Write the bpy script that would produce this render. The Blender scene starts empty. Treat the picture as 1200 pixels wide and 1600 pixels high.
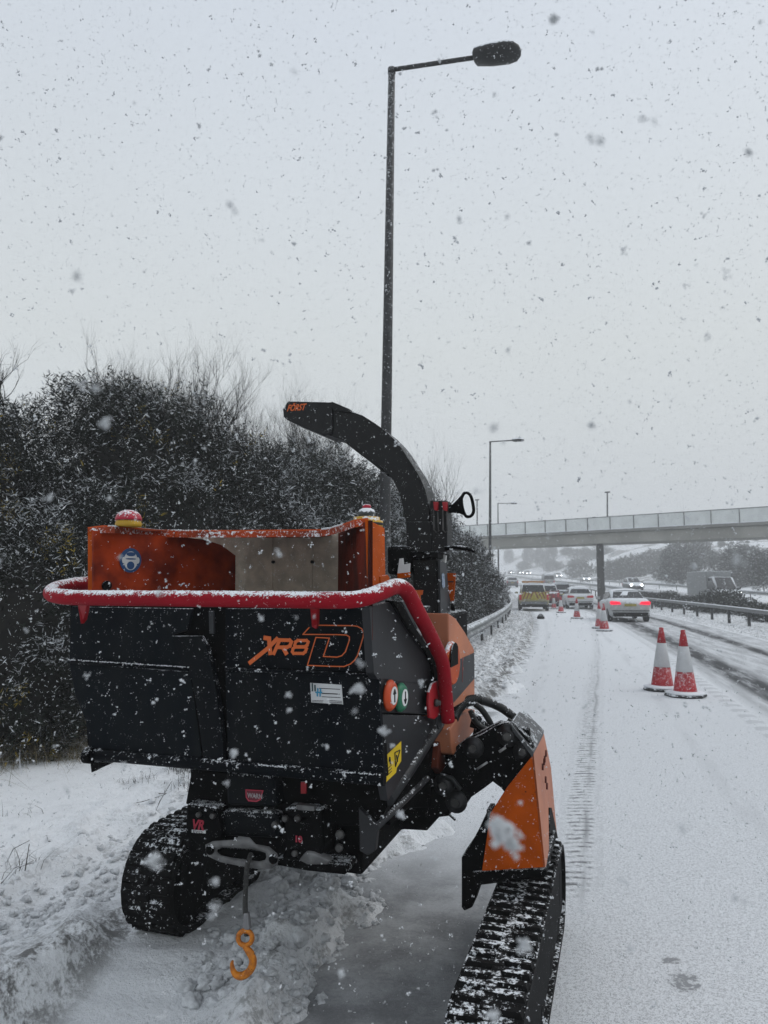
import bpy, bmesh, math, random
import numpy as np
from mathutils import Vector, Matrix, noise
R = math.radians
random.seed(7)
scene = bpy.context.scene
C = scene.collection

# ------------------------------------------------------------------ camera
F, H, HOR = 1155.0, 1.7, 913.0
PITCH = math.atan((HOR - 800.0) / F)
CP, SP = math.cos(PITCH), math.sin(PITCH)
cam_d = bpy.data.cameras.new('camera')
cam = bpy.data.objects.new('camera', cam_d)
C.objects.link(cam)
cam_d.sensor_fit = 'VERTICAL'
cam_d.sensor_height = 36.0
cam_d.lens = 36.0 * F / 1600.0
cam_d.clip_start = 0.05
cam_d.clip_end = 3000
cam.location = (0, 0, H)
cam.rotation_euler = (math.pi / 2 + PITCH, 0, 0)
cam_d.dof.use_dof = True
cam_d.dof.focus_distance = 3.0
cam_d.dof.aperture_fstop = 7.0
scene.camera = cam
scene.render.resolution_x, scene.render.resolution_y = 768, 1024
scene.view_settings.view_transform = 'Standard'
scene.view_settings.look = 'None'
scene.view_settings.gamma = 1.0
scene.view_settings.exposure = 0.36
scene.render.engine = 'CYCLES'
cy = scene.cycles
cy.max_bounces = 5
cy.diffuse_bounces = 2
cy.glossy_bounces = 2
cy.transmission_bounces = 2
cy.volume_bounces = 1
cy.transparent_max_bounces = 8
cy.caustics_reflective = False
cy.caustics_refractive = False
cy.use_denoising = True

# ------------------------------------------------------------------ sky + sun (heavy overcast)
SUN_EL, SUN_AZ = 50.0, 75.0          # azimuth clockwise from +Y
world = bpy.data.worlds.new('World')
scene.world = world
world.use_nodes = True
wt = world.node_tree
for n in list(wt.nodes):
    wt.nodes.remove(n)
w_out = wt.nodes.new('ShaderNodeOutputWorld')
w_bg = wt.nodes.new('ShaderNodeBackground')
w_sky = wt.nodes.new('ShaderNodeTexSky')
w_sky.sky_type = 'NISHITA'
w_sky.sun_disc = False
w_sky.sun_elevation = R(SUN_EL)
w_sky.sun_rotation = R(SUN_AZ)
w_sky.air_density = 1.0
w_sky.dust_density = 6.0
w_hs = wt.nodes.new('ShaderNodeHueSaturation')
w_hs.inputs['Saturation'].default_value = 0.2
w_bg.inputs['Strength'].default_value = 0.1
w_tc = wt.nodes.new('ShaderNodeTexCoord')
w_sep = wt.nodes.new('ShaderNodeSeparateXYZ')
w_cr = wt.nodes.new('ShaderNodeValToRGB')
w_cr.color_ramp.elements[0].position = 0.0
w_cr.color_ramp.elements[0].color = (5.1, 5.45, 5.65, 1)
w_cr.color_ramp.elements[1].position = 1.0
w_cr.color_ramp.elements[1].color = (5.2, 5.7, 6.5, 1)
_e = w_cr.color_ramp.elements.new(0.30)
_e.color = (5.35, 5.7, 5.75, 1)
_e = w_cr.color_ramp.elements.new(0.62)
_e.color = (5.3, 5.8, 6.45, 1)
w_ns = wt.nodes.new('ShaderNodeTexNoise')
w_ns.inputs['Scale'].default_value = 1.6
w_ns.inputs['Detail'].default_value = 3
w_mr = wt.nodes.new('ShaderNodeMapRange')
w_mr.inputs['To Min'].default_value = 0.93
w_mr.inputs['To Max'].default_value = 1.07
w_ml = wt.nodes.new('ShaderNodeVectorMath')
w_ml.operation = 'SCALE'
w_mx = wt.nodes.new('ShaderNodeMix')
w_mx.data_type = 'RGBA'
w_mx.inputs['Factor'].default_value = 0.88
L = wt.links.new
L(w_tc.outputs['Generated'], w_sep.inputs[0])
L(w_sep.outputs['Z'], w_cr.inputs['Fac'])
L(w_tc.outputs['Generated'], w_ns.inputs['Vector'])
L(w_ns.outputs['Fac'], w_mr.inputs['Value'])
L(w_cr.outputs['Color'], w_ml.inputs[0])
L(w_mr.outputs['Result'], w_ml.inputs['Scale'])
L(w_sky.outputs['Color'], w_hs.inputs['Color'])
L(w_hs.outputs['Color'], w_mx.inputs['A'])
L(w_ml.outputs[0], w_mx.inputs['B'])
L(w_mx.outputs['Result'], w_bg.inputs['Color'])
L(w_bg.outputs['Background'], w_out.inputs['Surface'])

sun_d = bpy.data.lights.new('sun', 'SUN')
sun_d.energy = 0.45
sun_d.angle = R(25)
sun_d.color = (1.0, 0.97, 0.93)
sun = bpy.data.objects.new('sun', sun_d)
C.objects.link(sun)
_sd = Vector((math.sin(R(SUN_AZ)) * math.cos(R(SUN_EL)), math.cos(R(SUN_AZ)) * math.cos(R(SUN_EL)), math.sin(R(SUN_EL))))
sun.rotation_euler = _sd.to_track_quat('Z', 'Y').to_euler()
sun.location = (0, 0, 30)

# ------------------------------------------------------------------ pixel -> place helpers
def ray(px, py):
    u, v = (px - 600.0) / F, (800.0 - py) / F
    return Vector((u, CP - SP * v, SP + CP * v))

CAM = Vector((0, 0, H))

def at(px, py, Y):
    d = ray(px, py)
    return CAM + d * (Y / d.y)

def on_ground(px, py, z=0.0):
    d = ray(px, py)
    return CAM + d * ((z - H) / d.z)

def on_plane(px, py, P0, N):
    d = ray(px, py)
    return CAM + d * ((P0 - CAM).dot(N) / d.dot(N))

# machine frame: A across (left to right), B ahead, O at the near right corner of the folded tray
MA = R(17.6)
UA = Vector((math.cos(MA), -math.sin(MA), 0))
UB = Vector((math.sin(MA), math.cos(MA), 0))
MO = Vector((-0.02, 2.6, 0))
ZZ = Vector((0, 0, 1))

def M3(a, b, z):
    return MO + UA * a + UB * b + ZZ * z

def fb(px, py, b):                    # on the machine plane b = const (facing back at the camera)
    return on_plane(px, py, MO + UB * b, UB)

_n2 = Vector((math.cos(MA + R(4.4)), -math.sin(MA + R(4.4)), 0))

def sd(px, py, a=0.0):                # on the machine's right side
    return on_plane(px, py, MO + UA * a, _n2)

# ------------------------------------------------------------------ materials
MATS = {}

def mat(name, col, rough=0.6, metal=0.0, snow=0.0, speck=0.0, var=0.25, vscale=6.0, bump=0.0, bscale=40.0,
        col2=None, spec=0.4, emit=None, estr=0.0, attr=False, speck_scale=90.0, alpha=None, chips=0.0, stretch=1.0):
    if name in MATS:
        return MATS[name]
    m = bpy.data.materials.new(name)
    m.use_nodes = True
    nt = m.node_tree
    b = nt.nodes['Principled BSDF']
    N, K = nt.nodes.new, nt.links.new
    b.inputs['Roughness'].default_value = rough
    b.inputs['Metallic'].default_value = metal
    b.inputs['Specular IOR Level'].default_value = spec
    tc = N('ShaderNodeTexCoord')
    ns = N('ShaderNodeTexNoise')
    ns.inputs['Scale'].default_value = vscale
    ns.inputs['Detail'].default_value = 6
    mpp = N('ShaderNodeMapping'); mpp.inputs['Scale'].default_value = (1, 1, stretch)
    K(tc.outputs['Object'], mpp.inputs['Vector']); K(mpp.outputs[0], ns.inputs['Vector'])
    mx = N('ShaderNodeMix'); mx.data_type = 'RGBA'
    c2 = col2 if col2 else tuple(c * (1 - var) for c in col)
    if attr:
        at_ = N('ShaderNodeAttribute'); at_.attribute_name = 'tint'
        K(at_.outputs['Color'], mx.inputs['A'])
        mx.inputs['Factor'].default_value = 0.0
    else:
        mx.inputs['A'].default_value = (*col, 1)
        mx.inputs['B'].default_value = (*c2, 1)
        rr = N('ShaderNodeMapRange')
        rr.inputs['From Min'].default_value = 0.38; rr.inputs['From Max'].default_value = 0.62
        K(ns.outputs['Fac'], rr.inputs['Value'])
        K(rr.outputs['Result'], mx.inputs['Factor'])
    colo = mx.outputs['Result']
    if chips > 0:
        cn = N('ShaderNodeTexNoise'); cn.inputs['Scale'].default_value = 38.0; cn.inputs['Detail'].default_value = 7; cn.inputs['Roughness'].default_value = 0.75
        K(tc.outputs['Object'], cn.inputs['Vector'])
        cr = N('ShaderNodeMapRange'); cr.inputs['From Min'].default_value = 0.66 - chips; cr.inputs['From Max'].default_value = 0.70 - chips
        K(cn.outputs['Fac'], cr.inputs['Value'])
        cmx = N('ShaderNodeMix'); cmx.data_type = 'RGBA'; cmx.inputs['B'].default_value = (0.02, 0.012, 0.008, 1)
        K(colo, cmx.inputs['A']); K(cr.outputs['Result'], cmx.inputs['Factor']); colo = cmx.outputs['Result']
    if snow > 0 or speck > 0:
        geo = N('ShaderNodeNewGeometry')
        sp = N('ShaderNodeSeparateXYZ')
        K(geo.outputs['Normal'], sp.inputs[0])
        up = N('ShaderNodeMapRange')
        up.inputs['From Min'].default_value = 0.1; up.inputs['From Max'].default_value = 0.75
        K(sp.outputs['Z'], up.inputs['Value'])
        n2 = N('ShaderNodeTexNoise'); n2.inputs['Scale'].default_value = speck_scale
        n2.inputs['Detail'].default_value = 4; n2.inputs['Roughness'].default_value = 0.7
        K(tc.outputs['Object'], n2.inputs['Vector'])
        n3 = N('ShaderNodeTexNoise'); n3.inputs['Scale'].default_value = speck_scale * 0.22
        K(tc.outputs['Object'], n3.inputs['Vector'])
        a1 = N('ShaderNodeMath'); a1.operation = 'MULTIPLY_ADD'      # up*snow + speck
        a1.inputs[1].default_value = snow; a1.inputs[2].default_value = speck
        K(up.outputs['Result'], a1.inputs[0])
        a2 = N('ShaderNodeMath'); a2.operation = 'MULTIPLY_ADD'
        a2.inputs[1].default_value = 0.5
        K(n3.outputs['Fac'], a2.inputs[0]); K(n2.outputs['Fac'], a2.inputs[2])
        a3 = N('ShaderNodeMath'); a3.operation = 'ADD'
        K(a1.outputs[0], a3.inputs[0]); K(a2.outputs[0], a3.inputs[1])
        a4 = N('ShaderNodeMapRange')
        a4.inputs['From Min'].default_value = 1.0; a4.inputs['From Max'].default_value = 1.1
        K(a3.outputs[0], a4.inputs['Value'])
        mx2 = N('ShaderNodeMix'); mx2.data_type = 'RGBA'
        mx2.inputs['B'].default_value = (0.8, 0.83, 0.86, 1)
        K(colo, mx2.inputs['A']); K(a4.outputs['Result'], mx2.inputs['Factor'])
        colo = mx2.outputs['Result']
        rm = N('ShaderNodeMix'); rm.data_type = 'FLOAT'
        rm.inputs['A'].default_value = rough; rm.inputs['B'].default_value = 0.9
        K(a4.outputs['Result'], rm.inputs['Factor']); K(rm.outputs['Result'], b.inputs['Roughness'])
    K(colo, b.inputs['Base Color'])
    if bump > 0:
        bn = N('ShaderNodeTexNoise'); bn.inputs['Scale'].default_value = bscale; bn.inputs['Detail'].default_value = 5
        K(tc.outputs['Object'], bn.inputs['Vector'])
        bp = N('ShaderNodeBump'); bp.inputs['Strength'].default_value = bump; bp.inputs['Distance'].default_value = 0.01
        K(bn.outputs['Fac'], bp.inputs['Height']); K(bp.outputs['Normal'], b.inputs['Normal'])
    if emit:
        b.inputs['Emission Color'].default_value = (*emit, 1)
        b.inputs['Emission Strength'].default_value = estr
    MATS[name] = m
    return m

NAVY = mat('navy_paint', (0.0014, 0.0028, 0.005), 0.6, speck=0.07, speck_scale=170, snow=0.2, vscale=9.0, stretch=0.18, col2=(0.006, 0.0072, 0.0085), bump=0.08, bscale=60, spec=0.06)
NAVYR = mat('navy_paint_ledge', (0.002, 0.0035, 0.0055), 0.6, speck=0.12, speck_scale=90, snow=0.06, spec=0.06)
NAVY2 = mat('navy_paint_panel', (0.002, 0.0042, 0.0068), 0.55, speck=0.07, speck_scale=170, snow=0.2, vscale=9.0, stretch=0.18, col2=(0.007, 0.0088, 0.0105), bump=0.06, spec=0.06)
BLACK = mat('black_steel', (0.0011, 0.0013, 0.0016), 0.65, snow=0.2, speck=0.06, speck_scale=170, var=0.4, bump=0.1, spec=0.06)
CHUTE = mat('black_powder_coat', (0.0022, 0.0027, 0.0034), 0.5, snow=0.15, speck=0.07, speck_scale=170, var=0.3, bump=0.05, spec=0.3)
GREY = mat('grey_paint', (0.022, 0.024, 0.028), 0.5, var=0.2, snow=0.2, bump=0.05)
GREYD = mat('dark_grey_paint', (0.012, 0.013, 0.016), 0.5, var=0.3, snow=0.2, bump=0.05)
ORANGE = mat('orange_paint', (0.52, 0.07, 0.004), 0.5, snow=0.3, speck=0.06, speck_scale=150, chips=0.03, spec=0.25, var=0.4, col2=(0.42, 0.055, 0.006), vscale=9, bump=0.06)
ORANGEP = mat('clean_orange_paint', (0.50, 0.082, 0.0012), 0.6, snow=0.15, speck=0.09, speck_scale=140, chips=0.012, spec=0.1, var=0.25, vscale=8, bump=0.04)
PEACH = mat('faded_orange_panel', (0.55, 0.2, 0.1), 0.55, var=0.2, col2=(0.42, 0.15, 0.08), vscale=4)
REDBAR = mat('red_foam_bar', (0.30, 0.002, 0.012), 0.75, spec=0.2, snow=0.31, speck=0.05, var=0.2, bump=0.15, speck_scale=140)
RED = mat('red_paint', (0.36, 0.004, 0.012), 0.45, snow=0.35, var=0.2)
CURT = mat('worn_rubber_curtain', (0.60, 0.52, 0.42), 0.85, speck=0.13, snow=0.2, var=0.35, vscale=14, col2=(0.42, 0.37, 0.30), bump=0.3, speck_scale=120)
RUBBER = mat('track_rubber', (0.004, 0.004, 0.0042), 0.75, snow=0.185, speck=0.055, var=0.4, bump=0.5, speck_scale=58, spec=0.15)
RUBBERD = mat('track_rubber_dark', (0.003, 0.003, 0.0032), 0.75, snow=0.12, speck=0.1, var=0.4, bump=0.3, speck_scale=60, spec=0.15)
HOSE = mat('hose_rubber', (0.012, 0.014, 0.014), 0.5, snow=0.2, bump=0.1)
ALU = mat('cast_aluminium', (0.17, 0.17, 0.17), 0.55, metal=0.15, var=0.5, vscale=20, bump=0.3)
STEEL = mat('bolt_steel', (0.09, 0.088, 0.085), 0.5, metal=0.5, var=0.5, vscale=30)
HOOK = mat('orange_hook_paint', (0.62, 0.2, 0.004), 0.5, chips=0.06, var=0.5, vscale=60, col2=(0.35, 0.1, 0.01), bump=0.1)
YEL = mat('yellow_plastic', (0.62, 0.36, 0.02), 0.5, snow=0.28, var=0.3)
WHITE = mat('white_print', (0.7, 0.7, 0.7), 0.6, var=0.08)
LABELW = mat('label_white', (0.55, 0.56, 0.57), 0.6, var=0.2)
ORP = mat('orange_print', (0.62, 0.12, 0.02), 0.55, var=0.1)
BLKP = mat('black_print', (0.01, 0.01, 0.01), 0.6)
YELP = mat('yellow_sticker', (0.68, 0.47, 0.01), 0.5, var=0.15)
BLUEP = mat('blue_sticker', (0.015, 0.06, 0.17), 0.5, var=0.2)
TEAL = mat('teal_print', (0.02, 0.25, 0.42), 0.5)
GRN = mat('green_button', (0.01, 0.16, 0.08), 0.45, var=0.15)
ORB = mat('orange_button', (0.6, 0.07, 0.012), 0.45, var=0.15)
PINK = mat('red_print', (0.42, 0.03, 0.06), 0.6, var=0.3)
SNOWM = mat('fallen_snow', (0.8, 0.82, 0.85), 0.9, var=0.06, bump=0.4, bscale=90, spec=0.2)
FLAKE = mat('snow_flake', (0.62, 0.64, 0.66), 0.95, var=0.02, spec=0.1)
GALV = mat('galvanised_steel', (0.2, 0.21, 0.215), 0.55, metal=0.35, snow=0.35, var=0.25, speck_scale=20)
GALVD = mat('weathered_post', (0.035, 0.036, 0.038), 0.6, metal=0.2, snow=0.1, speck=0.1, var=0.35, speck_scale=90, bump=0.1)
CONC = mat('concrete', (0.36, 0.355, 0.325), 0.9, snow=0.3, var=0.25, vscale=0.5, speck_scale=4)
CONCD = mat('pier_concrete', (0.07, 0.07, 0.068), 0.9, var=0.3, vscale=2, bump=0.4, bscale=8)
BARK = mat('bark', (0.014, 0.012, 0.01), 0.9, snow=0.18, var=0.4, speck_scale=50)
LEAF = mat('leaf', (0.03, 0.04, 0.03), 0.75, attr=True, spec=0.2)
TYRE = mat('tyre', (0.01, 0.01, 0.011), 0.8, speck=0.02, snow=0.3)
GLASS = mat('dark_glass', (0.012, 0.015, 0.017), 0.25, snow=0.08, speck=0.03, spec=0.5, speck_scale=30)
CONER = mat('cone_red', (0.42, 0.012, 0.02), 0.55, snow=0.1, speck=0.12, speck_scale=90, var=0.2)
CONEW = mat('cone_sleeve', (0.55, 0.56, 0.57), 0.5, var=0.12)
CONEB = mat('cone_base', (0.015, 0.015, 0.016), 0.8, snow=0.9, speck=0.0, speck_scale=20)

# ------------------------------------------------------------------ mesh builder
class MB:
    def __init__(s):
        s.v, s.f, s.sm = [], [], []
    def poly(s, pts, smooth=False):
        i = len(s.v); s.v += [Vector(p) for p in pts]
        s.f.append(tuple(range(i, i + len(pts)))); s.sm.append(smooth)
    def prism(s, pts, ext):
        ext = Vector(ext); n = len(pts); i = len(s.v)
        s.v += [Vector(p) for p in pts] + [Vector(p) + ext for p in pts]
        s.f.append(tuple(range(i, i + n))); s.f.append(tuple(range(i + 2 * n - 1, i + n - 1, -1)))
        s.sm += [False] * 2
        for k in range(n):
            j = (k + 1) % n
            s.f.append((i + k, i + n + k, i + n + j, i + j)); s.sm.append(False)
        return s
    def hull2(s, P, Q):
        n = len(P); i = len(s.v)
        s.v += [Vector(p) for p in P] + [Vector(p) for p in Q]
        s.f.append(tuple(range(i, i + n))); s.f.append(tuple(range(i + 2 * n - 1, i + n - 1, -1)))
        s.sm += [False] * 2
        for k in range(n):
            j = (k + 1) % n
            s.f.append((i + k, i + n + k, i + n + j, i + j)); s.sm.append(False)
        return s
    def box(s, c, sx, sy, sz, ax=None, ay=None, az=None):
        ax = Vector(ax) if ax else Vector((1, 0, 0)); ay = Vector(ay) if ay else Vector((0, 1, 0)); az = Vector(az) if az else Vector((0, 0, 1))
        c = Vector(c)
        P = [c + ax * (i * sx / 2) + ay * (j * sy / 2) - az * sz / 2 for i, j in ((-1, -1), (1, -1), (1, 1), (-1, 1))]
        return s.prism(P, az * sz)
    def mbox(s, a0, a1, b0, b1, z0, z1):
        return s.prism([M3(a0, b0, z0), M3(a1, b0, z0), M3(a1, b1, z0), M3(a0, b1, z0)], ZZ * (z1 - z0))
    def tube(s, path, r, n=8, closed=False, smooth=True, caps=True, flat=1.0, flat_axis=None):
        path = [Vector(p) for p in path]; m = len(path)
        rs = r if isinstance(r, (list, tuple)) else [r] * m
        i0 = len(s.v); up = None
        for k in range(m):
            if closed:
                t = path[(k + 1) % m] - path[k - 1]
            else:
                t = path[min(k + 1, m - 1)] - path[max(k - 1, 0)]
            t.normalize()
            if up is None:
                up = Vector((0, 0, 1)) if abs(t.z) < 0.9 else Vector((1, 0, 0))
                if flat_axis is not None: up = Vector(flat_axis)
            x = t.cross(up)
            if x.length < 1e-5: x = t.orthogonal()
            x.normalize(); up = x.cross(t).normalized()
            for q in range(n):
                an = 2 * math.pi * q / n
                s.v.append(path[k] + x * math.cos(an) * rs[k] + up * math.sin(an) * rs[k] * flat)
        for k in range(m if closed else m - 1):
            k2 = (k + 1) % m
            for q in range(n):
                q2 = (q + 1) % n
                s.f.append((i0 + k * n + q, i0 + k * n + q2, i0 + k2 * n + q2, i0 + k2 * n + q)); s.sm.append(smooth)
        if caps and not closed:
            s.f.append(tuple(i0 + q for q in range(n - 1, -1, -1))); s.sm.append(False)
            s.f.append(tuple(i0 + (m - 1) * n + q for q in range(n))); s.sm.append(False)
        return s
    def lathe(s, c, prof, axis=(0, 0, 1), n=20, smooth=True):
        c = Vector(c); ax = Vector(axis).normalized(); x = ax.orthogonal().normalized(); y = ax.cross(x)
        i0 = len(s.v)
        for (r, h) in prof:
            for q in range(n):
                an = 2 * math.pi * q / n
                s.v.append(c + ax * h + (x * math.cos(an) + y * math.sin(an)) * r)
        for k in range(len(prof) - 1):
            for q in range(n):
                q2 = (q + 1) % n
                s.f.append((i0 + k * n + q, i0 + k * n + q2, i0 + (k + 1) * n + q2, i0 + (k + 1) * n + q)); s.sm.append(smooth)
        s.f.append(tuple(i0 + q for q in range(n - 1, -1, -1))); s.sm.append(False)
        s.f.append(tuple(i0 + (len(prof) - 1) * n + q for q in range(n))); s.sm.append(False)
        return s
    def build(s, name, m, parent=None, bevel=0.0, subd=0, seg=2):
        off = Vector((0, 0, 0))
        p = parent
        while p is not None:
            off = off + p.location; p = p.parent
        me = bpy.data.meshes.new(name)
        me.from_pydata([v - off for v in s.v], [], s.f)
        me.polygons.foreach_set('use_smooth', s.sm)
        me.materials.append(m)
        bm = bmesh.new(); bm.from_mesh(me)
        bmesh.ops.recalc_face_normals(bm, faces=bm.faces)
        bm.to_mesh(me); bm.free()
        o = bpy.data.objects.new(name, me)
        C.objects.link(o)
        if parent: o.parent = parent
        if bevel > 0:
            md = o.modifiers.new('bevel', 'BEVEL'); md.width = bevel; md.segments = seg; md.limit_method = 'ANGLE'; md.angle_limit = R(40)
            md.harden_normals = False
        if subd:
            md = o.modifiers.new('sub', 'SUBSURF'); md.levels = subd; md.render_levels = subd
        return o

def tag(o, label=None, cat=None, group=None, kind=None):
    if label: o['label'] = label
    if cat: o['category'] = cat
    if group: o['group'] = group
    if kind: o['kind'] = kind
    return o

def empty(name, loc, label=None, cat=None, group=None):
    o = bpy.data.objects.new(name, None); C.objects.link(o); o.location = loc
    o.empty_display_size = 0.2
    return tag(o, label, cat, group)

def npmesh(name, verts, faces, m, loc=(0, 0, 0), tint=None, smooth=False):
    """verts (n,3) array, faces (k,3|4) array; tint (n,3) array of per-vertex albedo"""
    me = bpy.data.meshes.new(name)
    nv, nf, k = len(verts), len(faces), faces.shape[1]
    me.vertices.add(nv); me.vertices.foreach_set('co', np.ascontiguousarray(verts, np.float32).ravel())
    me.loops.add(nf * k); me.loops.foreach_set('vertex_index', np.ascontiguousarray(faces, np.int32).ravel())
    me.polygons.add(nf); me.polygons.foreach_set('loop_start', np.arange(0, nf * k, k, dtype=np.int32))
    me.polygons.foreach_set('loop_total', np.full(nf, k, np.int32))
    if smooth: me.polygons.foreach_set('use_smooth', np.ones(nf, bool))
    me.update(calc_edges=True)
    if tint is not None:
        ca = me.color_attributes.new('tint', 'FLOAT_COLOR', 'POINT')
        c4 = np.ones((nv, 4), np.float32); c4[:, :3] = tint
        ca.data.foreach_set('color', c4.ravel())
    me.materials.append(m)
    o = bpy.data.objects.new(name, me); C.objects.link(o); o.location = loc
    return o

def text_mesh(name, body, size, m, parent, P, X, Y, ext=0.0008, shear=0.0, bold=0.0, sx=1.0, sy=1.0, align='LEFT', outline=0.0):
    cu = bpy.data.curves.new(name, 'FONT'); cu.body = body; cu.size = size; cu.extrude = ext; cu.shear = shear; cu.offset = bold
    cu.align_x = align
    if outline > 0:
        cu.fill_mode = 'NONE'; cu.bevel_depth = outline; cu.extrude = 0
    t = bpy.data.objects.new(name + '_tmp', cu); C.objects.link(t)
    dg = bpy.context.evaluated_depsgraph_get()
    me = bpy.data.meshes.new_from_object(t.evaluated_get(dg))
    bpy.data.objects.remove(t)
    X = Vector(X).normalized(); Y = Vector(Y).normalized(); Nn = X.cross(Y)
    off = Vector((0, 0, 0)); p = parent
    while p is not None:
        off = off + p.location; p = p.parent
    for v in me.vertices:
        c = v.co
        v.co = Vector(P) + X * c.x * sx + Y * c.y * sy + Nn * c.z - off
    me.materials.clear(); me.materials.append(m)
    o = bpy.data.objects.new(name, me); C.objects.link(o); o.parent = parent
    return o

# ------------------------------------------------------------------ the road line
_hy = [-10, 15, 50, 115, 190, 280, 400, 700]
_hh = [14, 14, 9, 6, 5, -3, -15, -25]
_YS = np.arange(-10, 760, 0.25)
_HS = np.interp(_YS, _hy, _hh)
_XS = np.concatenate([[0], np.cumsum(np.tan(np.radians(_HS))[:-1] * 0.25)])
_XS = _XS - np.interp(13.4, _YS, _XS) + 2.2
def XL(Y): return np.interp(Y, _YS, _XS)
def HD(Y): return np.radians(np.interp(Y, _YS, _HS))
def RZ(Y): return np.interp(Y, [-10, 55, 75, 94, 115, 190, 280, 400, 760], [0, 0, .3, .8, 1.15, 2.4, 5.2, 8.5, 14])
def road(w, Y, z=0.0):
    return Vector((float(XL(Y) + w / math.cos(HD(Y))), Y, float(RZ(Y)) + z))
def rdir(Y):
    h = float(HD(Y)); return Vector((math.sin(h), math.cos(h), 0)), Vector((math.cos(h), -math.sin(h), 0))

def sstep(x, a, b):
    t = np.clip((x - a) / (b - a), 0, 1); return t * t * (3 - 2 * t)

_perm = np.random.RandomState(3).rand(256, 256)
def vn(x, y):
    xi = np.floor(x).astype(int); yi = np.floor(y).astype(int)
    fx = x - xi; fy = y - yi
    fx = fx * fx * (3 - 2 * fx); fy = fy * fy * (3 - 2 * fy)
    g = lambda i, j: _perm[i % 256, j % 256]
    return (g(xi, yi) * (1 - fx) + g(xi + 1, yi) * fx) * (1 - fy) + (g(xi, yi + 1) * (1 - fx) + g(xi + 1, yi + 1) * fx) * fy
def fbm(x, y, o=5, g=0.5):
    s = 0; a = 1; t = 0
    for k in range(o):
        s = s + a * vn(x * 2 ** k + 17.3 * k, y * 2 ** k - 9.1 * k); t += a; a *= g
    return s / t
def ridge(x, y, o=4):
    s = 0; a = 1; t = 0
    for k in range(o):
        s = s + a * (1 - np.abs(2 * vn(x * 2 ** k + 5 * k, y * 2 ** k + 11 * k) - 1)); t += a; a *= 0.55
    return s / t

def ground_z(w, Y, X):
    w0 = w
    eo = (fbm(X * 2.2, Y * 2.2, 5) - 0.40) * 0.9 * (1 - sstep(Y, 14, 30))
    z = RZ(Y)
    vl = np.clip(-w, 0, 60)
    z = z + 0.035 * vl + 0.25 * sstep(vl, 4, 9) + 5.0 * sstep(vl, 9, 45)
    r = w - 24
    hh = np.clip(0.05 * Y, 2.0, 16.0)
    z = z + hh * sstep(r, 2, 55) + 0.2 * hh * sstep(r, 50, 150) + (sstep(r, 2, 20)) * (fbm(X * 0.06, Y * 0.06, 4) - 0.5) * 0.35 * hh
    # rough snowy verge on the left
    near = 1 - sstep(Y, 20, 60)
    m = sstep(-(w - eo), 0.0, 0.22)
    slush = m * (1 - sstep(-w, 1.7, 2.7))
    lump = ridge(X * 2.4, Y * 2.4, 5) ** 2
    z = z + near * (m * 0.018 + m * 0.10 * (fbm(X * 1.1, Y * 1.1, 5) - 0.35) + slush * 0.20 * (lump - 0.28) + m * 0.02 * fbm(X * 14, Y * 14, 3))
    # lane flattened by the left track, with a ploughed bank on its left and a crumbled ridge on its right
    ny = 1 - sstep(Y, 3.7, 4.3)
    wl = w + 0.10 * (fbm(X * 1.7, Y * 1.7, 3) - 0.5)
    lane = sstep(wl, -0.98, -0.86) * (1 - sstep(wl, -0.30, -0.16)) * ny
    z = z * (1 - lane) + lane * (0.012 + 0.085 * sstep(Y, 2.95, 3.45) + 0.016 * fbm(X * 3, Y * 3, 4) + 0.006 * np.sin(Y * 40 + 4 * w))
    bank = sstep(wl, -1.7, -1.1) * (1 - sstep(wl, -1.02, -0.88)) * (1 - sstep(Y, 3.5, 4.4))
    z = z + bank * (0.07 + 0.10 * (ridge(X * 4, Y * 2.2, 4) - 0.3))
    rdg = sstep(wl, -0.34, -0.2) * (1 - sstep(wl, -0.08, 0.10)) * ny
    z = z + rdg * (0.012 + 0.075 * (ridge(X * 5, Y * 5, 4) - 0.25))
    z = np.where((m > 0.25) & (w > -0.8), np.maximum(z, RZ(Y) + 0.012 * m + 0.006 * fbm(X * 9, Y * 9, 3)), z)
    # right verge
    mr = sstep(w, 6.95, 7.5) * (1 - sstep(w, 11.6, 12.2)) * (1 - sstep(Y, 60, 90))
    z = z + mr * 0.10 * (ridge(X * 1.6, Y * 1.6, 4) - 0.3)
    # carriageway beds sit just under their sheets
    bed = (sstep(w - eo, -0.10, 0.05) * (1 - sstep(w, 6.9, 6.96))) + (sstep(w, 12.4, 12.5) * (1 - sstep(w, 20.9, 21.0)))
    return z - 0.03 * bed

def grid_cols():
    c = list(np.arange(-5, -2.8, 0.06)) + list(np.arange(-2.8, 0.6, 0.024)) + [0.8, 1.5, 3, 5, 6.7, 6.9] + list(np.arange(6.98, 12.4, 0.12)) + [12.45, 12.55, 14, 17, 20, 20.9, 21.1]
    c = [-160, -110, -80, -60, -48, -38, -30, -24, -19, -15, -12, -10, -8.5, -7.3, -6.4, -5.7] + c + list(np.arange(22, 60, 1.6)) + list(np.arange(60, 130, 5)) + [150, 190, 260, 380]
    return np.array(sorted(c))
def grid_rows():
    r = list(np.arange(-8, 1.5, 0.6)) + list(np.arange(1.6, 8, 0.03)) + list(np.arange(8, 16, 0.07)) + list(np.arange(16, 40, 0.25)) + list(np.arange(40, 100, 1.0)) + list(np.arange(100, 300, 4)) + list(np.arange(300, 740, 14))
    return np.array(r)

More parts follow.
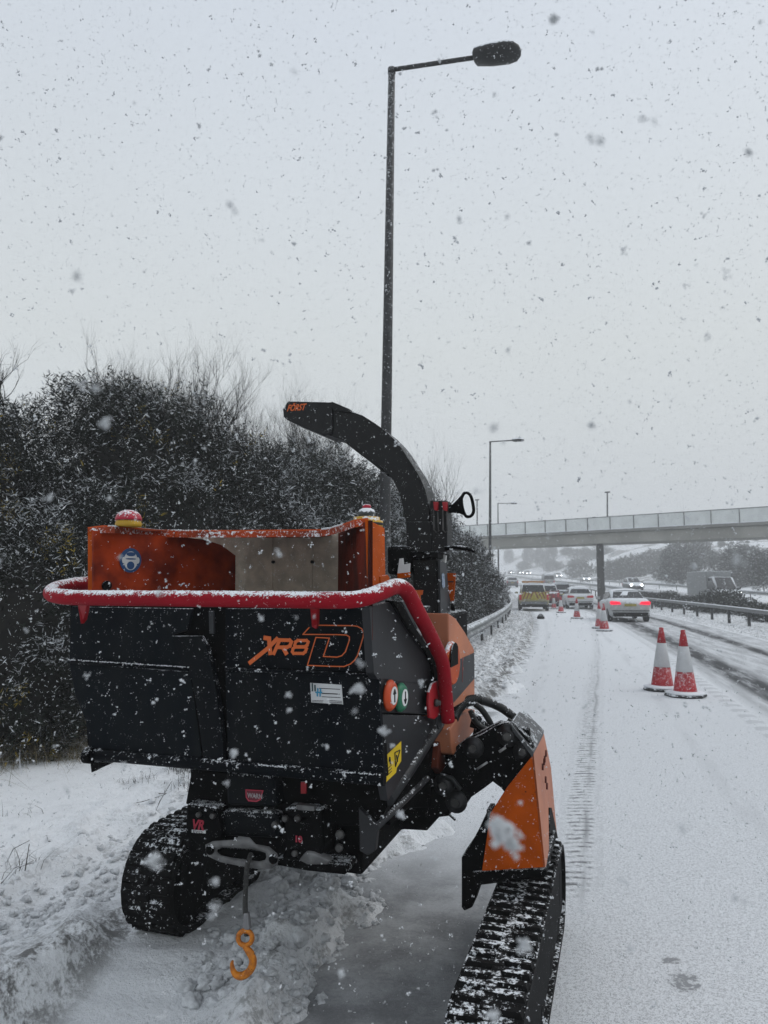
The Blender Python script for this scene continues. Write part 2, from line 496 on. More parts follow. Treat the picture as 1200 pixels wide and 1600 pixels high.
def sheet(name, cols, rows, zf, m, kind='structure'):
    Wg, Yg = np.meshgrid(cols, rows)
    h = HD(Yg); Xg = XL(Yg) + Wg / np.cos(h)
    Zg = zf(Wg, Yg, Xg)
    nv = Wg.size; nr, nc = Wg.shape
    idx = np.arange(nv).reshape(nr, nc)
    f = np.stack([idx[:-1, :-1], idx[:-1, 1:], idx[1:, 1:], idx[1:, :-1]], -1).reshape(-1, 4)
    V = np.stack([Xg, Yg, Zg], -1).reshape(-1, 3)
    o = npmesh(name, V, f, m, smooth=True)
    me = o.data
    uv = me.uv_layers.new(name='road')
    li = np.zeros(len(me.loops), np.int32); me.loops.foreach_get('vertex_index', li)
    uvd = np.stack([Wg.ravel()[li], Yg.ravel()[li]], -1).astype(np.float32)
    uv.data.foreach_set('uv', uvd.ravel())
    o['kind'] = kind
    return o

# ---- node helper for the road-like surfaces (UV = metres across, metres along)
class NT:
    def __init__(s, m):
        s.m = m; m.use_nodes = True; s.t = m.node_tree; s.b = s.t.nodes['Principled BSDF']
    def val(s, x):
        return x
    def math(s, op, a, b=None, c=None, clamp=False):
        n = s.t.nodes.new('ShaderNodeMath'); n.operation = op; n.use_clamp = clamp
        for i, q in enumerate((a, b, c)):
            if q is None: continue
            if isinstance(q, (int, float)): n.inputs[i].default_value = q
            else: s.t.links.new(q, n.inputs[i])
        return n.outputs[0]
    def ramp(s, x, a, b, lo=0.0, hi=1.0):
        n = s.t.nodes.new('ShaderNodeMapRange'); n.interpolation_type = 'SMOOTHSTEP'
        n.inputs['From Min'].default_value = a; n.inputs['From Max'].default_value = b
        n.inputs['To Min'].default_value = lo; n.inputs['To Max'].default_value = hi
        s.t.links.new(x, n.inputs['Value']); return n.outputs['Result']
    def noise(s, vec, scale, detail=4, rough=0.55):
        n = s.t.nodes.new('ShaderNodeTexNoise'); n.inputs['Scale'].default_value = scale
        n.inputs['Detail'].default_value = detail; n.inputs['Roughness'].default_value = rough
        s.t.links.new(vec, n.inputs['Vector']); return n.outputs['Fac']
    def mix(s, f, a, b):
        n = s.t.nodes.new('ShaderNodeMix'); n.data_type = 'RGBA'
        for nm, q in (('Factor', f), ('A', a), ('B', b)):
            if isinstance(q, (int, float)): n.inputs[nm].default_value = q
            elif isinstance(q, tuple): n.inputs[nm].default_value = (*q, 1)
            else: s.t.links.new(q, n.inputs[nm])
        return n.outputs['Result']
    def bump(s, h, strength=0.5, dist=0.02):
        n = s.t.nodes.new('ShaderNodeBump'); n.inputs['Strength'].default_value = strength; n.inputs['Distance'].default_value = dist
        s.t.links.new(h, n.inputs['Height']); s.t.links.new(n.outputs['Normal'], s.b.inputs['Normal'])
    def band(s, x, c, hw, soft):
        return s.ramp(s.math('ABSOLUTE', s.math('SUBTRACT', x, c)), hw - soft, hw + soft, 1.0, 0.0)

SN = (0.78, 0.80, 0.82)
# verge / hill snow
gm = bpy.data.materials.new('snowy_ground'); g = NT(gm)
g.b.inputs['Roughness'].default_value = 0.9; g.b.inputs['Specular IOR Level'].default_value = 0.15
tc = g.t.nodes.new('ShaderNodeTexCoord'); P_ = tc.outputs['Object']
uvn = g.t.nodes.new('ShaderNodeUVMap'); uvn.uv_map = 'road'
su = g.t.nodes.new('ShaderNodeSeparateXYZ'); g.t.links.new(uvn.outputs[0], su.inputs[0])
w_, s_ = su.outputs['X'], su.outputs['Y']
n_big = g.noise(P_, 1.3, 5); n_mid = g.noise(P_, 7.0, 5, 0.65); n_fine = g.noise(P_, 45.0, 4, 0.7)
slushy = g.math('MULTIPLY', g.ramp(w_, -2.4, -1.2), g.ramp(w_, 0.2, 0.0, 0.0, 1.0))
dirt_t = g.math('ADD', g.math('MULTIPLY', n_mid, 0.7), g.math('MULTIPLY', n_fine, 0.45))
bankm = g.math('MULTIPLY', g.band(w_, -0.98, 0.13, 0.1), g.ramp(s_, 4.3, 3.6))
lanem = g.math('MULTIPLY', g.band(w_, -0.58, 0.26, 0.08), g.ramp(s_, 4.3, 3.7))
dirt = g.math('MULTIPLY', g.ramp(dirt_t, 0.56, 0.72), g.math('MULTIPLY_ADD', slushy, 0.45, 0.10))
dirt = g.math('MULTIPLY', dirt, g.math('SUBTRACT', 1.0, g.math('MULTIPLY', lanem, 0.75)))
dirt = g.math('MAXIMUM', dirt, g.math('MULTIPLY', bankm, g.ramp(dirt_t, 0.50, 0.66, 0.0, 0.8)))
dirt = g.math('MAXIMUM', dirt, g.math('MULTIPLY', lanem, 0.05))
# speckled grass poking through past the machine
g_far = g.math('MULTIPLY', g.ramp(s_, 6.0, 12.0), g.math('MULTIPLY', g.ramp(w_, -7.0, -3.0), g.ramp(w_, 0.1, -0.15)))
g_r = g.math('MULTIPLY', g.ramp(w_, 6.9, 7.1), g.ramp(w_, 13.5, 12.0))
gsum = g.math('ADD', g_far, g_r, clamp=True)
gmask = g.math('MULTIPLY', g.ramp(g.noise(P_, 9.0, 6, 0.75), 0.48, 0.60), g.math('MULTIPLY', gsum, 0.75))
edge = g.math('MULTIPLY', g.band(w_, -0.08, 0.16, 0.12), g.math('MULTIPLY', g.ramp(n_mid, 0.40, 0.58), g.ramp(s_, 5.5, 8.0)))
tot = g.math('MAXIMUM', g.math('MAXIMUM', dirt, gmask), g.math('MULTIPLY', edge, 0.85))
hillm = g.math('MULTIPLY', g.ramp(w_, 24, 30), g.ramp(g.noise(P_, 0.09, 6, 0.65), 0.52, 0.60))
col = g.mix(tot, (0.87, 0.89, 0.91), (0.075, 0.07, 0.06))
col = g.mix(g.math('MULTIPLY', hillm, 0.7), col, (0.09, 0.085, 0.07))
g.t.links.new(col, g.b.inputs['Base Color'])
g.bump(g.math('ADD', n_fine, g.math('MULTIPLY', n_mid, 1.5)), 0.7, 0.03)

def _ws(px, py):
    p = on_ground(px, py); return float((p.x - XL(p.y)) * math.cos(HD(p.y))), p.y
PRINTS = [(*_ws(1070, 1535), .075, .10), (*_ws(1048, 1502), .05, .035)]
def carriage(name, main):
    m = bpy.data.materials.new(name); g = NT(m)
    g.b.inputs['Roughness'].default_value = 0.85; g.b.inputs['Specular IOR Level'].default_value = 0.15
    tc = g.t.nodes.new('ShaderNodeTexCoord'); P_ = tc.outputs['Object']
    uvn = g.t.nodes.new('ShaderNodeUVMap'); uvn.uv_map = 'road'
    su = g.t.nodes.new('ShaderNodeSeparateXYZ'); g.t.links.new(uvn.outputs[0], su.inputs[0])
    w_, s_ = su.outputs['X'], su.outputs['Y']
    mp = g.t.nodes.new('ShaderNodeMapping'); mp.inputs['Scale'].default_value = (1, 0.12, 1)
    g.t.links.new(uvn.outputs[0], mp.inputs['Vector'])
    str_ = g.noise(mp.outputs[0], 5.0, 5, 0.65)
    mp2 = g.t.nodes.new('ShaderNodeMapping'); mp2.inputs['Scale'].default_value = (1, 0.025, 1)
    g.t.links.new(uvn.outputs[0], mp2.inputs['Vector'])
    wob = g.noise(mp2.outputs[0], 1.2, 3)
    wv = g.math('ADD', w_, g.math('MULTIPLY_ADD', wob, 0.7, -0.35))
    fine = g.noise(P_, 60.0, 4, 0.7); mid = g.noise(P_, 3.0, 5, 0.6); spk = g.noise(P_, 220.0, 2, 0.6)
    if main:
        t1 = g.band(wv, 4.15, 0.42, 0.26); t2 = g.band(wv, 5.85, 0.26, 0.2)
        t3 = g.math('MULTIPLY', g.band(wv, 3.62, 0.12, 0.1), 0.5)
        tr = g.math('MAXIMUM', g.math('MAXIMUM', t1, t2), t3)
        tr = g.math('MULTIPLY', tr, g.ramp(g.math('ADD', str_, g.math('MULTIPLY', fine, 0.35)), 0.38, 0.75, 0.25, 1.0))
        thin = g.math('MULTIPLY', g.ramp(w_, 3.4, 3.7), g.ramp(str_, 0.35, 0.65, 0.18, 0.5))
        # cleared strip between the machine's tracks and the verge edge
        sh = g.math('MULTIPLY', g.math('MULTIPLY', g.ramp(g.math('ADD', w_, g.math('MULTIPLY_ADD', mid, 0.5, -0.25)), 1.1, 0.6), g.ramp(s_, 6.2, 3.9)), g.ramp(g.math('ADD', mid, g.math('MULTIPLY', fine, 0.3)), 0.40, 0.85, 0.42, 0.80))
        # light grey grit showing through the thin snow everywhere
        gr = g.math('MULTIPLY', g.ramp(g.math('ADD', spk, g.math('MULTIPLY', fine, 0.6)), 0.74, 0.98), g.ramp(s_, 22.0, 4.0, 0.10, 0.5))
        # rubber-track print ahead of the machine's right track
        mp3 = g.t.nodes.new('ShaderNodeMapping'); mp3.inputs['Scale'].default_value = (0, 0.35, 1); g.t.links.new(uvn.outputs[0], mp3.inputs['Vector'])
        pc = g.math('ADD', g.math('MULTIPLY_ADD', s_, 0.047, 0.80), g.math('MULTIPLY', g.noise(mp3.outputs[0], 1.0, 2), 0.16))
        tw = g.math('SUBTRACT', w_, pc)
        lug = g.math('SINE', g.math('ADD', g.math('MULTIPLY', s_, 2 * math.pi / 0.085), g.math('ADD', g.math('MULTIPLY', g.math('ABSOLUTE', tw), 9.0), g.math('MULTIPLY', g.noise(P_, 5.0, 3), 7.0))))
        inb = g.math('MULTIPLY', g.ramp(g.math('ABSOLUTE', g.math('ADD', tw, g.math('MULTIPLY_ADD', mid, 0.08, -0.04))), 0.07, 0.12, 1.0, 0.0), g.ramp(s_, 3.9, 4.4))
        edges = g.math('MULTIPLY', g.band(g.math('ABSOLUTE', tw), 0.13, 0.03, 0.02), g.ramp(s_, 3.9, 4.4))
        prt = g.math('MULTIPLY', inb, g.ramp(lug, -0.6, 0.9))
        prt = g.math('MULTIPLY', g.math('MAXIMUM', prt, g.math('MULTIPLY', edges, 0.25)), g.ramp(g.noise(P_, 12.0, 4, 0.7), 0.38, 0.6, 0.15, 0.95))
        groove = g.math('MULTIPLY', g.band(tw, 0.04, 0.02, 0.02), g.ramp(str_, 0.35, 0.6, 0.1, 0.7))
        prt = g.math('MULTIPLY', g.math('MAXIMUM', prt, groove), g.math('MULTIPLY', g.ramp(s_, 24.0, 5.0, 0.35, 0.85), g.ramp(s_, 3.9, 4.4)))
        # older faint tracks
        old = g.math('MULTIPLY', g.band(wv, 2.35, 0.10, 0.08), g.ramp(str_, 0.4, 0.6, 0.0, 0.16))
        old2 = g.math('MULTIPLY', g.band(wv, 0.5, 0.10, 0.08), g.ramp(str_, 0.4, 0.6, 0.0, 0.14))
        # rumble strip beside the lane line
        rib = g.math('MULTIPLY', g.band(w_, 3.30, 0.11, 0.02), g.ramp(g.math('SINE', g.math('MULTIPLY', s_, 2 * math.pi / 0.42)), -0.2, 0.3, 0.0, 0.28))
        # a boot print with bare tarmac
        tot = tr
        for q in (thin, sh, gr, prt, old, old2, rib):
            tot = g.math('MAXIMUM', tot, q)
        for (cx_, cy_, rw_, rl_) in PRINTS:
            dx_ = g.math('MULTIPLY', g.math('SUBTRACT', w_, cx_), 1.0 / rw_); dy_ = g.math('MULTIPLY', g.math('SUBTRACT', s_, cy_), 1.0 / rl_)
            dd_ = g.math('ADD', g.math('ADD', g.math('MULTIPLY', dx_, dx_), g.math('MULTIPLY', dy_, dy_)), g.math('MULTIPLY', g.noise(P_, 30.0, 5, 0.7), 5.0))
            tot = g.math('MAXIMUM', tot, g.ramp(dd_, 3.3, 2.7, 0.0, 0.66))
        ed = g.math('MULTIPLY', g.ramp(w_, 0.30, 0.0), g.math('MULTIPLY', g.ramp(mid, 0.42, 0.6), g.ramp(s_, 5.5, 8.0, 0.0, 0.7)))
        tot = g.math('MAXIMUM', tot, ed)
        hh = g.math('ADD', g.math('MULTIPLY', fine, 0.5), g.math('ADD', g.math('MULTIPLY', spk, 0.5), g.math('MULTIPLY', tot, -2.0)))
    else:
        t = None
        for c in (14.0, 15.6, 17.8, 19.4):
            b = g.band(wv, c, 0.55, 0.3); t = b if t is None else g.math('MAXIMUM', t, b)
        tot = g.math('MAXIMUM', g.math('MULTIPLY', t, g.ramp(str_, 0.35, 0.6, 0.3, 0.75)), 0.3)
        hh = fine
    wet = g.mix(mid, (0.050, 0.052, 0.055), (0.085, 0.088, 0.092))
    g.t.links.new(g.mix(tot, SN, wet), g.b.inputs['Base Color'])
    g.bump(hh, 0.35, 0.012)
    return m

ground = sheet('ground', grid_cols(), grid_rows(), ground_z, gm)
def _rz(W_, Y_, X_):
    return RZ(Y_) + 0.004 * fbm(X_ * 3, Y_ * 3, 3) * (1 - sstep(Y_, 10, 30)) + 0.008 * ((np.abs(W_ - 3.3) < 0.09))
road_m = carriage('snowy_tarmac', True)
slip = sheet('road', np.array([-.6, -.4, -.2, 0, .06, .3, .6, .9, 1.2, 1.6, 2, 2.5, 3, 3.2, 3.25, 3.35, 3.4, 4, 5, 6, 6.5, 6.84, 6.9]),
             np.array(list(np.arange(-8, 30, 0.25)) + list(np.arange(30, 120, 2)) + list(np.arange(120, 740, 8))), _rz, road_m)
opp = sheet('far_carriageway', np.array([12.5, 13, 14, 15, 16, 17, 18, 19, 20, 20.9]),
            np.array(list(np.arange(-8, 120, 2)) + list(np.arange(120, 740, 8))), lambda a, b, c: RZ(b) + 0.0, carriage('far_tarmac', False))

# ================================================================== THE WOOD CHIPPER
mc = empty('wood_chipper', tuple(M3(-0.45, 0.9, 0.0)), 'large navy and orange tracked wood chipper with red bar, standing half on the snowy verge', 'wood chipper')
N_B = UB * 0.006

def plate(px, b, th, name, m, parent=mc, bevel=0.003):
    P = [fb(x, y, b) for x, y in px]
    return MB().prism(P, UB * th).build(name, m, parent, bevel)

def splate(px, a, th, name, m, parent=mc, bevel=0.003):
    P = [sd(x, y, a) for x, y in px]
    return MB().prism(P, _n2 * -th).build(name, m, parent, bevel)

def arc(c, p0, p1, n=6):
    return [tuple(Vector((1, 0)) * 0) for _ in range(n)]

# --- folded infeed tray (front)
tray = plate([(110, 944), (577, 948), (584, 1052), (593, 1058), (594, 1113), (601, 1216), (137, 1172), (134, 1128), (117, 1084), (108, 1033)], 0.03, 0.05, 'infeed_tray', BLACK)
plate([(112, 948), (300, 951), (292, 985), (268, 992), (296, 1045), (108, 1031)], 0.012, 0.018, 'tray_panel', NAVY2, tray, 0.002)
plate([(108, 1036), (297, 1050), (303, 1090), (316, 1187), (140, 1168), (134, 1128), (117, 1084)], 0.008, 0.022, 'tray_panel', NAVY2, tray, 0.002)
# curved centre blade between the panels
bl = [(268, 994), (312, 994), (322, 1010), (329, 1035), (336, 1070), (342, 1110), (347, 1150), (350, 1188), (318, 1186), (308, 1110), (299, 1060), (288, 1040)]
plate(bl, -0.004, 0.03, 'centre_blade', NAVY, tray, 0.002)
plate([(352, 951), (576, 950), (583, 1051), (352, 1042)], 0.012, 0.018, 'tray_panel', NAVY, tray, 0.002)
plate([(352, 1048), (592, 1058), (594, 1113), (600, 1212), (356, 1188)], 0.004, 0.026, 'tray_panel', NAVY, tray, 0.002)
# recess bits at the top of the centre gap
plate([(326, 955), (333, 955), (334, 990), (327, 990)], 0.0, 0.01, 'latch_rod', GREY, tray, 0.001)
rb = MB().tube([fb(106, 1034, 0.0), fb(296, 1046, 0.0)], 0.007, 6); rb.tube([fb(352, 1045, 0.0), fb(590, 1056, 0.0)], 0.007, 6)
rb.build('stiffening_rib', NAVYR, tray)
# rolled bottom lip
MB().tube([fb(133, 1178, 0.0), fb(601, 1218, 0.0)], 0.022, 12).build('bottom_roll', NAVYR, tray)
MB().prism([fb(141, 1190, 0.02), fb(172, 1193, 0.02), fb(150, 1203, 0.02), fb(143, 1207, 0.02)], UB * 0.03).build('roll_hook', BLACK, tray)
MB().lathe(fb(134, 1180, -0.01), [(0.03, 0), (0.03, 0.03)], UA, 14).build('roll_end', BLACK, tray)

# snow that sticks along the rib and the roll
def snow_crust(name, path, r, n, parent, seed, per=60, drop=1.0):
    rnd = random.Random(seed); mb = MB()
    for k in range(n):
        t = rnd.random() * (len(path) - 1); i = int(t); p = path[i].lerp(path[i + 1], t - i)
        if noise.noise(p * 6) < -0.05 * per / 60: continue
        rr = r * rnd.uniform(0.35, 1.0)
        p = p + UB * rnd.uniform(-r, r) * 0.7 + ZZ * rnd.uniform(-0.2, 0.5) * r
        i0 = len(mb.v)
        for dx, dy, dz in ((1, 0, 0), (0, 1, 0), (-1, 0, 0), (0, -1, 0), (0, 0, .7), (0, 0, -.5)):
            mb.v.append(p + Vector((dx * rr * rnd.uniform(.6, 1.3), dy * rr * rnd.uniform(.6, 1.3), dz * rr * rnd.uniform(.6, 1.2))))
        for a, b in ((0, 1), (1, 2), (2, 3), (3, 0)):
            mb.f.append((i0 + a, i0 + b, i0 + 4)); mb.f.append((i0 + b, i0 + a, i0 + 5)); mb.sm += [True, True]
    o_ = mb.build(name, SNOWM, parent); o_['kind'] = 'stuff'; return o_
snow_crust('snow_crust', [fb(107, 1031, -0.004), fb(296, 1043, -0.004)], 0.0042, 260, tray, 1)
snow_crust('snow_crust', [fb(352, 1042, -0.004), fb(590, 1053, -0.004)], 0.0048, 520, tray, 2)
snow_crust('snow_crust', [fb(140, 1171, -0.008), fb(340, 1190, -0.008)], 0.004, 70, tray, 3)
snow_crust('snow_crust', [fb(340, 1190, -0.012), fb(600, 1212, -0.012)], 0.0052, 420, tray, 4)

# --- lettering on the tray
X1 = (fb(480, 1021, 0.0) - fb(410, 1018, 0.0)).normalized()
def stroke(pts, b, wd, name, m, parent, closed=False, th=0.0012, n_side=None):
    mb = MB(); P = [fb(x, y, b) for x, y in pts]
    if closed: P = P + [P[0]]
    for k in range(len(P) - 1):
        t = (P[k + 1] - P[k]); l = t.length; t.normalize(); s_ = t.cross(UB).normalized()
        e = t * wd * 0.42
        mb.prism([P[k] - e + s_ * wd / 2, P[k + 1] + e + s_ * wd / 2, P[k + 1] + e - s_ * wd / 2, P[k] - e - s_ * wd / 2], UB * -th * (1 + 0.15 * (k % 2)))
    return mb.build(name, m, parent)
lx = lambda q: (380 + q[0] / 5.4545, 960 + q[1] / 5.4545)
BT = 0.0105
stroke([lx(p) for p in [(188, 200), (222, 205), (225, 255), (232, 330)]], BT, 0.016, 'letter_x', ORP, tray)
stroke([lx(p) for p in [(288, 210), (210, 290), (60, 410)]], BT - 0.0004, 0.015, 'letter_x', ORP, tray)
stroke([lx(p) for p in [(262, 332), (312, 218), (395, 220), (412, 235), (398, 268), (372, 280), (305, 280)]], BT, 0.013, 'letter_r', ORP, tray)
stroke([lx(p) for p in [(340, 284), (366, 330)]], BT - 0.0004, 0.015, 'letter_r', ORP, tray)
stroke([lx(p) for p in [(465, 222), (540, 222), (555, 235), (545, 262), (525, 275), (450, 275), (440, 262), (448, 235)]], BT, 0.011, 'digit_eight', ORP, tray, closed=True)
stroke([lx(p) for p in [(440, 278), (530, 278), (540, 292), (530, 318), (512, 332), (430, 332), (420, 318), (426, 292)]], BT - 0.0004, 0.011, 'digit_eight', ORP, tray, closed=True)
stroke([lx(p) for p in [(640, 92), (930, 96), (975, 102), (1010, 122), (1028, 155), (1022, 195), (975, 350), (950, 390), (915, 422), (860, 444), (740, 442), (548, 434), (620, 196), (735, 202), (684, 358), (800, 364), (840, 352), (872, 318), (905, 220), (905, 190), (880, 176), (800, 172), (510, 170), (562, 112)]], BT, 0.0036, 'letter_d_outline', ORP, tray)
# --- company label
cl = plate([(484.5, 1067), (533.5, 1070), (536, 1101), (486.5, 1097.5)], 0.0025, 0.0015, 'company_label', LABELW, tray, 0)
stroke([lx((589, 592)), lx((590, 650))], 0.0022, 0.0052, 'logo_bar', mat('dark_green_print', (0.015, 0.06, 0.06)), cl)
stroke([lx((612, 606)), lx((614, 650))], 0.0022, 0.0052, 'logo_bar', MATS['dark_green_print'], cl)
for q in ([(636, 634), (636, 655)], [(660, 636), (660, 656)], [(620, 664), (670, 666)], [(632, 675), (632, 694)], [(656, 676), (656, 696)]):
    stroke([lx(p) for p in q], 0.0022, 0.005, 'logo_bar', TEAL, cl)
Yl = Vector((0, 0, 1))
def ltxt(body, px, py, size, m=BLKP, nm='label_text', par=None, b=0.0022):
    text_mesh(nm, body, size, m, par or cl, fb(px, py, b), X1, ZZ, 0.0002)
rl = random.Random(3)
for (x0, x1, yy, wd_) in ((499, 531, 1075.5, .0022), (503, 530, 1083.3, .0034), (503, 532, 1088.6, .002), (488, 505, 1094.2, .0016), (488, 504, 1096.2, .0016), (512, 534, 1094.6, .002), (515, 534, 1097, .002), (518, 534.5, 1099.4, .002)):
    x = x0
    while x < x1:
        e = min(x1, x + rl.uniform(1.2, 4.5))
        stroke([(x, yy + (x - x0) * .05), (e, yy + (e - x0) * .05)], 0.0022, wd_, 'print_line', BLKP, cl, th=0.0004)
        x = e + .9
# --- right side skins
side = splate([(577, 948), (612, 940), (620, 952), (632, 968), (645, 985), (658, 1001), (668, 1016), (676, 1034), (680, 1056), (679, 1072), (590, 1061), (584, 1052)], 0.0, 0.03, 'side_panel', GREYD)
splate([(612, 938), (624, 940), (634, 952), (650, 982), (664, 1002), (674, 1016), (684, 1040), (686, 1072), (678, 1073), (676, 1040), (667, 1020), (654, 1003), (640, 984), (626, 962)], 0.012, 0.03, 'side_panel_rim', BLACK, side)
sp2 = splate([(594, 1059), (690, 1070), (690, 1117), (596, 1113)], -0.002, 0.03, 'button_panel', GREYD)
sp3 = splate([(594, 1116), (688, 1120), (606, 1252), (600, 1216)], 0.0, 0.03, 'side_panel', GREYD)
def sbutton(px, py, r, name, m, up):
    c = sd(px, py, 0.004)
    mb = MB().lathe(c, [(r, 0), (r, 0.008), (r * 0.82, 0.018), (r * 0.72, 0.02)], _n2, 28)
    o = mb.build(name, m, sp2)
    MB().lathe(c + _n2 * 0.0205, [(r * 0.58, 0), (r * 0.58, 0.0012)], _n2, 24).build('button_face', WHITE, o)
    t = _n2.cross(ZZ).normalized() * (1 if up else 1)
    cc = c + _n2 * 0.0222
    s = 1 if up else -1
    a = MB()
    sideways = ZZ.cross(_n2).normalized()
    for p, q in (((0, -0.42), (0, 0.36)), ((0, 0.40), (-0.2, 0.1)), ((0, 0.40), (0.2, 0.1))):
        A_ = cc + sideways * p[0] * r + ZZ * p[1] * r * s; B_ = cc + sideways * q[0] * r + ZZ * q[1] * r * s
        a.tube([A_, B_], r * 0.055, 4)
    a.build('arrow', BLKP, o)
sbutton(607.5, 1086.5, 0.055, 'push_button', ORB, True)
sbutton(624.5, 1089.5, 0.053, 'push_button', GRN, False)
ws = splate([(604.5, 1180), (627, 1158.5), (627, 1189), (620, 1200), (619, 1207), (602.5, 1223)], 0.003, 0.002, 'warning_sticker', YELP, sp3, 0)
def sstroke(pts, a, wd, name, m, parent, closed=False):
    mb = MB(); P = [sd(x, y, a) for x, y in pts]
    if closed: P.append(P[0])
    for k in range(len(P) - 1):
        mb.tube([P[k], P[k + 1]], wd / 2, 4)
    return mb.build(name, m, parent)
sstroke([(617, 1176), (625, 1172), (618, 1198)], 0.0045, 0.004, 'warning_triangle', BLKP, ws, True)
sstroke([(619.5, 1180), (621, 1190)], 0.0045, 0.006, 'warning_figure', BLKP, ws)
sstroke([(608, 1190), (609, 1183), (610, 1194)], 0.0045, 0.006, 'warning_figure', BLKP, ws)
for yy in (1200, 1205, 1210):
    sstroke([(605, yy + 2), (612, yy - 5)], 0.0045, 0.003, 'warning_text', BLKP, ws)
# dark body volume behind the skins and under the hopper
MB().mbox(-1.22, -0.045, 0.085, 0.95, 1.12, 1.60).build('feed_housing', BLACK, mc, 0.01)
MB().mbox(-1.05, -0.06, 0.9, 1.9, 0.95, 1.55).build('engine_housing', BLACK, mc, 0.02)
# rear cover seen between the bar and the panel, with white letters
rc = splate([(628, 940), (648, 936), (668, 975), (690, 1030), (690, 1072), (684, 1072), (680, 1040), (664, 1004), (650, 984), (634, 952)], -0.02, 0.03, 'side_cover', GREY)
sstroke([(651, 962), (655, 985)], -0.015, 0.022, 'white_letter', WHITE, rc)
sstroke([(650, 972), (658, 992), (652, 984)], -0.015, 0.014, 'white_letter', WHITE, rc)
sstroke([(661, 984), (664, 1003), (668, 1000)], -0.015, 0.016, 'white_letter', WHITE, rc)
# --- diagonal frame tube below the side
MB().tube([sd(605, 1250, -0.02), sd(640, 1200, -0.02), sd(686, 1130, -0.02)], 0.026, 8, smooth=True).build('frame_tube', GREYD, mc)
MB().tube([sd(588, 1293, 0.0), sd(668, 1216, 0.0)], 0.012, 6).build('frame_tube', GREYD, mc)

# --- hopper
hop = empty('hopper', (0, 0, 0)); hop.parent = mc
HB = 0.08
A0, A1 = -1.235, -0.03
def plane_pts(pxs, Pa, Pb):           # vertical plane through Pa, Pb
    n = (Pb - Pa).cross(ZZ).normalized()
    return [on_plane(x, y, Pa, n) for x, y in pxs], n
LW = (M3(-1.235, HB, 0), M3(-0.96, 0.82, 0))
RW = (M3(-0.085, HB, 0), M3(-0.47, 0.82, 0))
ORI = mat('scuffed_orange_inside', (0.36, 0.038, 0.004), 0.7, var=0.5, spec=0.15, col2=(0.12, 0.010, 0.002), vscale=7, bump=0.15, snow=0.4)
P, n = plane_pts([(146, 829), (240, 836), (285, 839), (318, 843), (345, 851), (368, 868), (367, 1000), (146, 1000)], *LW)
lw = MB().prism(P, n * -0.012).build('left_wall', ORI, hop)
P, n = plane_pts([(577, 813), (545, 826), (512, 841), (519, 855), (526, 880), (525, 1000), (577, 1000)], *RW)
MB().prism(P, n * 0.012).build('right_wall', mat('shaded_orange_inside', (0.13, 0.012, 0.003), 0.75, var=0.6, spec=0.12, col2=(0.04, 0.005, 0.002), vscale=5, bump=0.2), hop)  # darker copy of the inside orange, this wall's shade painted into the colour
# curtain in three worn strips
for k, (xa, xb) in enumerate(((262, 426), (426.6, 487.5), (488, 560))):
    MB().prism([fb(xa, 828, 0.80 + k * 0.004), fb(xb, 828, 0.80 + k * 0.004), fb(xb, 1010, 0.80 + k * 0.004), fb(xa, 1010, 0.80 + k * 0.004)], UB * 0.012).build('rubber_curtain', CURT, hop)
for q in (426, 487):
    MB().lathe(fb(q, 878, 0.79), [(0.008, 0), (0.008, 0.01)], UB, 8).build('curtain_bolt', BLACK, hop)
# roof plate with a rolled front lip that sets back in the middle
def lipb(x): return HB + 0.30 * float(sstep(x, 175, 240) * (1 - sstep(x, 500, 560)))
top = [(137, 826), (160, 823), (180, 823.5), (200, 825), (222, 827), (245, 829.5), (300, 830.5), (400, 830), (500, 829), (515, 827), (535, 821), (555, 814), (575, 811.5)]
up = [fb(x, y, lipb(x)) for x, y in top]
lo = [fb(x, y + 9.5, lipb(x)) for x, y in top]
mb = MB()
for k in range(len(top) - 1):
    mb.prism([up[k], up[k + 1], lo[k + 1], lo[k]], UB * 0.006)
mb.build('roof_lip', mat('snowy_orange_lip', (0.42, 0.05, 0.006), 0.6, snow=0.3, speck=0.22, speck_scale=75, chips=0.05, var=0.5, col2=(0.2, 0.03, 0.01), spec=0.2), hop)
mb = MB()
back = [p + UB * (0.86 - lipb(x)) + UA * (0.25 - 0.72 * k / (len(top) - 1)) for k, (p, (x, y)) in enumerate(zip(up, top))]
for k in range(len(top) - 1):
    mb.prism([up[k], up[k + 1], back[k + 1], back[k]], ZZ * 0.006)
mb.build('roof_plate', ORANGE, hop)
snow_crust('snow_crust', [p + ZZ * 0.003 + UB * 0.002 for p in up], 0.006, 1300, hop, 9, per=20)
MB().prism([fb(137, 826, HB), fb(146, 830, HB), fb(146, 990, HB), fb(137, 985, HB)], UB * 0.02).build('front_flange', ORANGEP, hop, 0.002)
# outside of the right corner box
PB0 = MO + UA * (-0.02) + UB * 0.05
fl = [on_plane(x, y, PB0, _n2) for x, y in ((575, 811.5), (601, 825), (603, 930), (579, 935))]
MB().prism(fl, _n2 * -0.012).build('corner_post', ORANGEP, hop, 0.002)
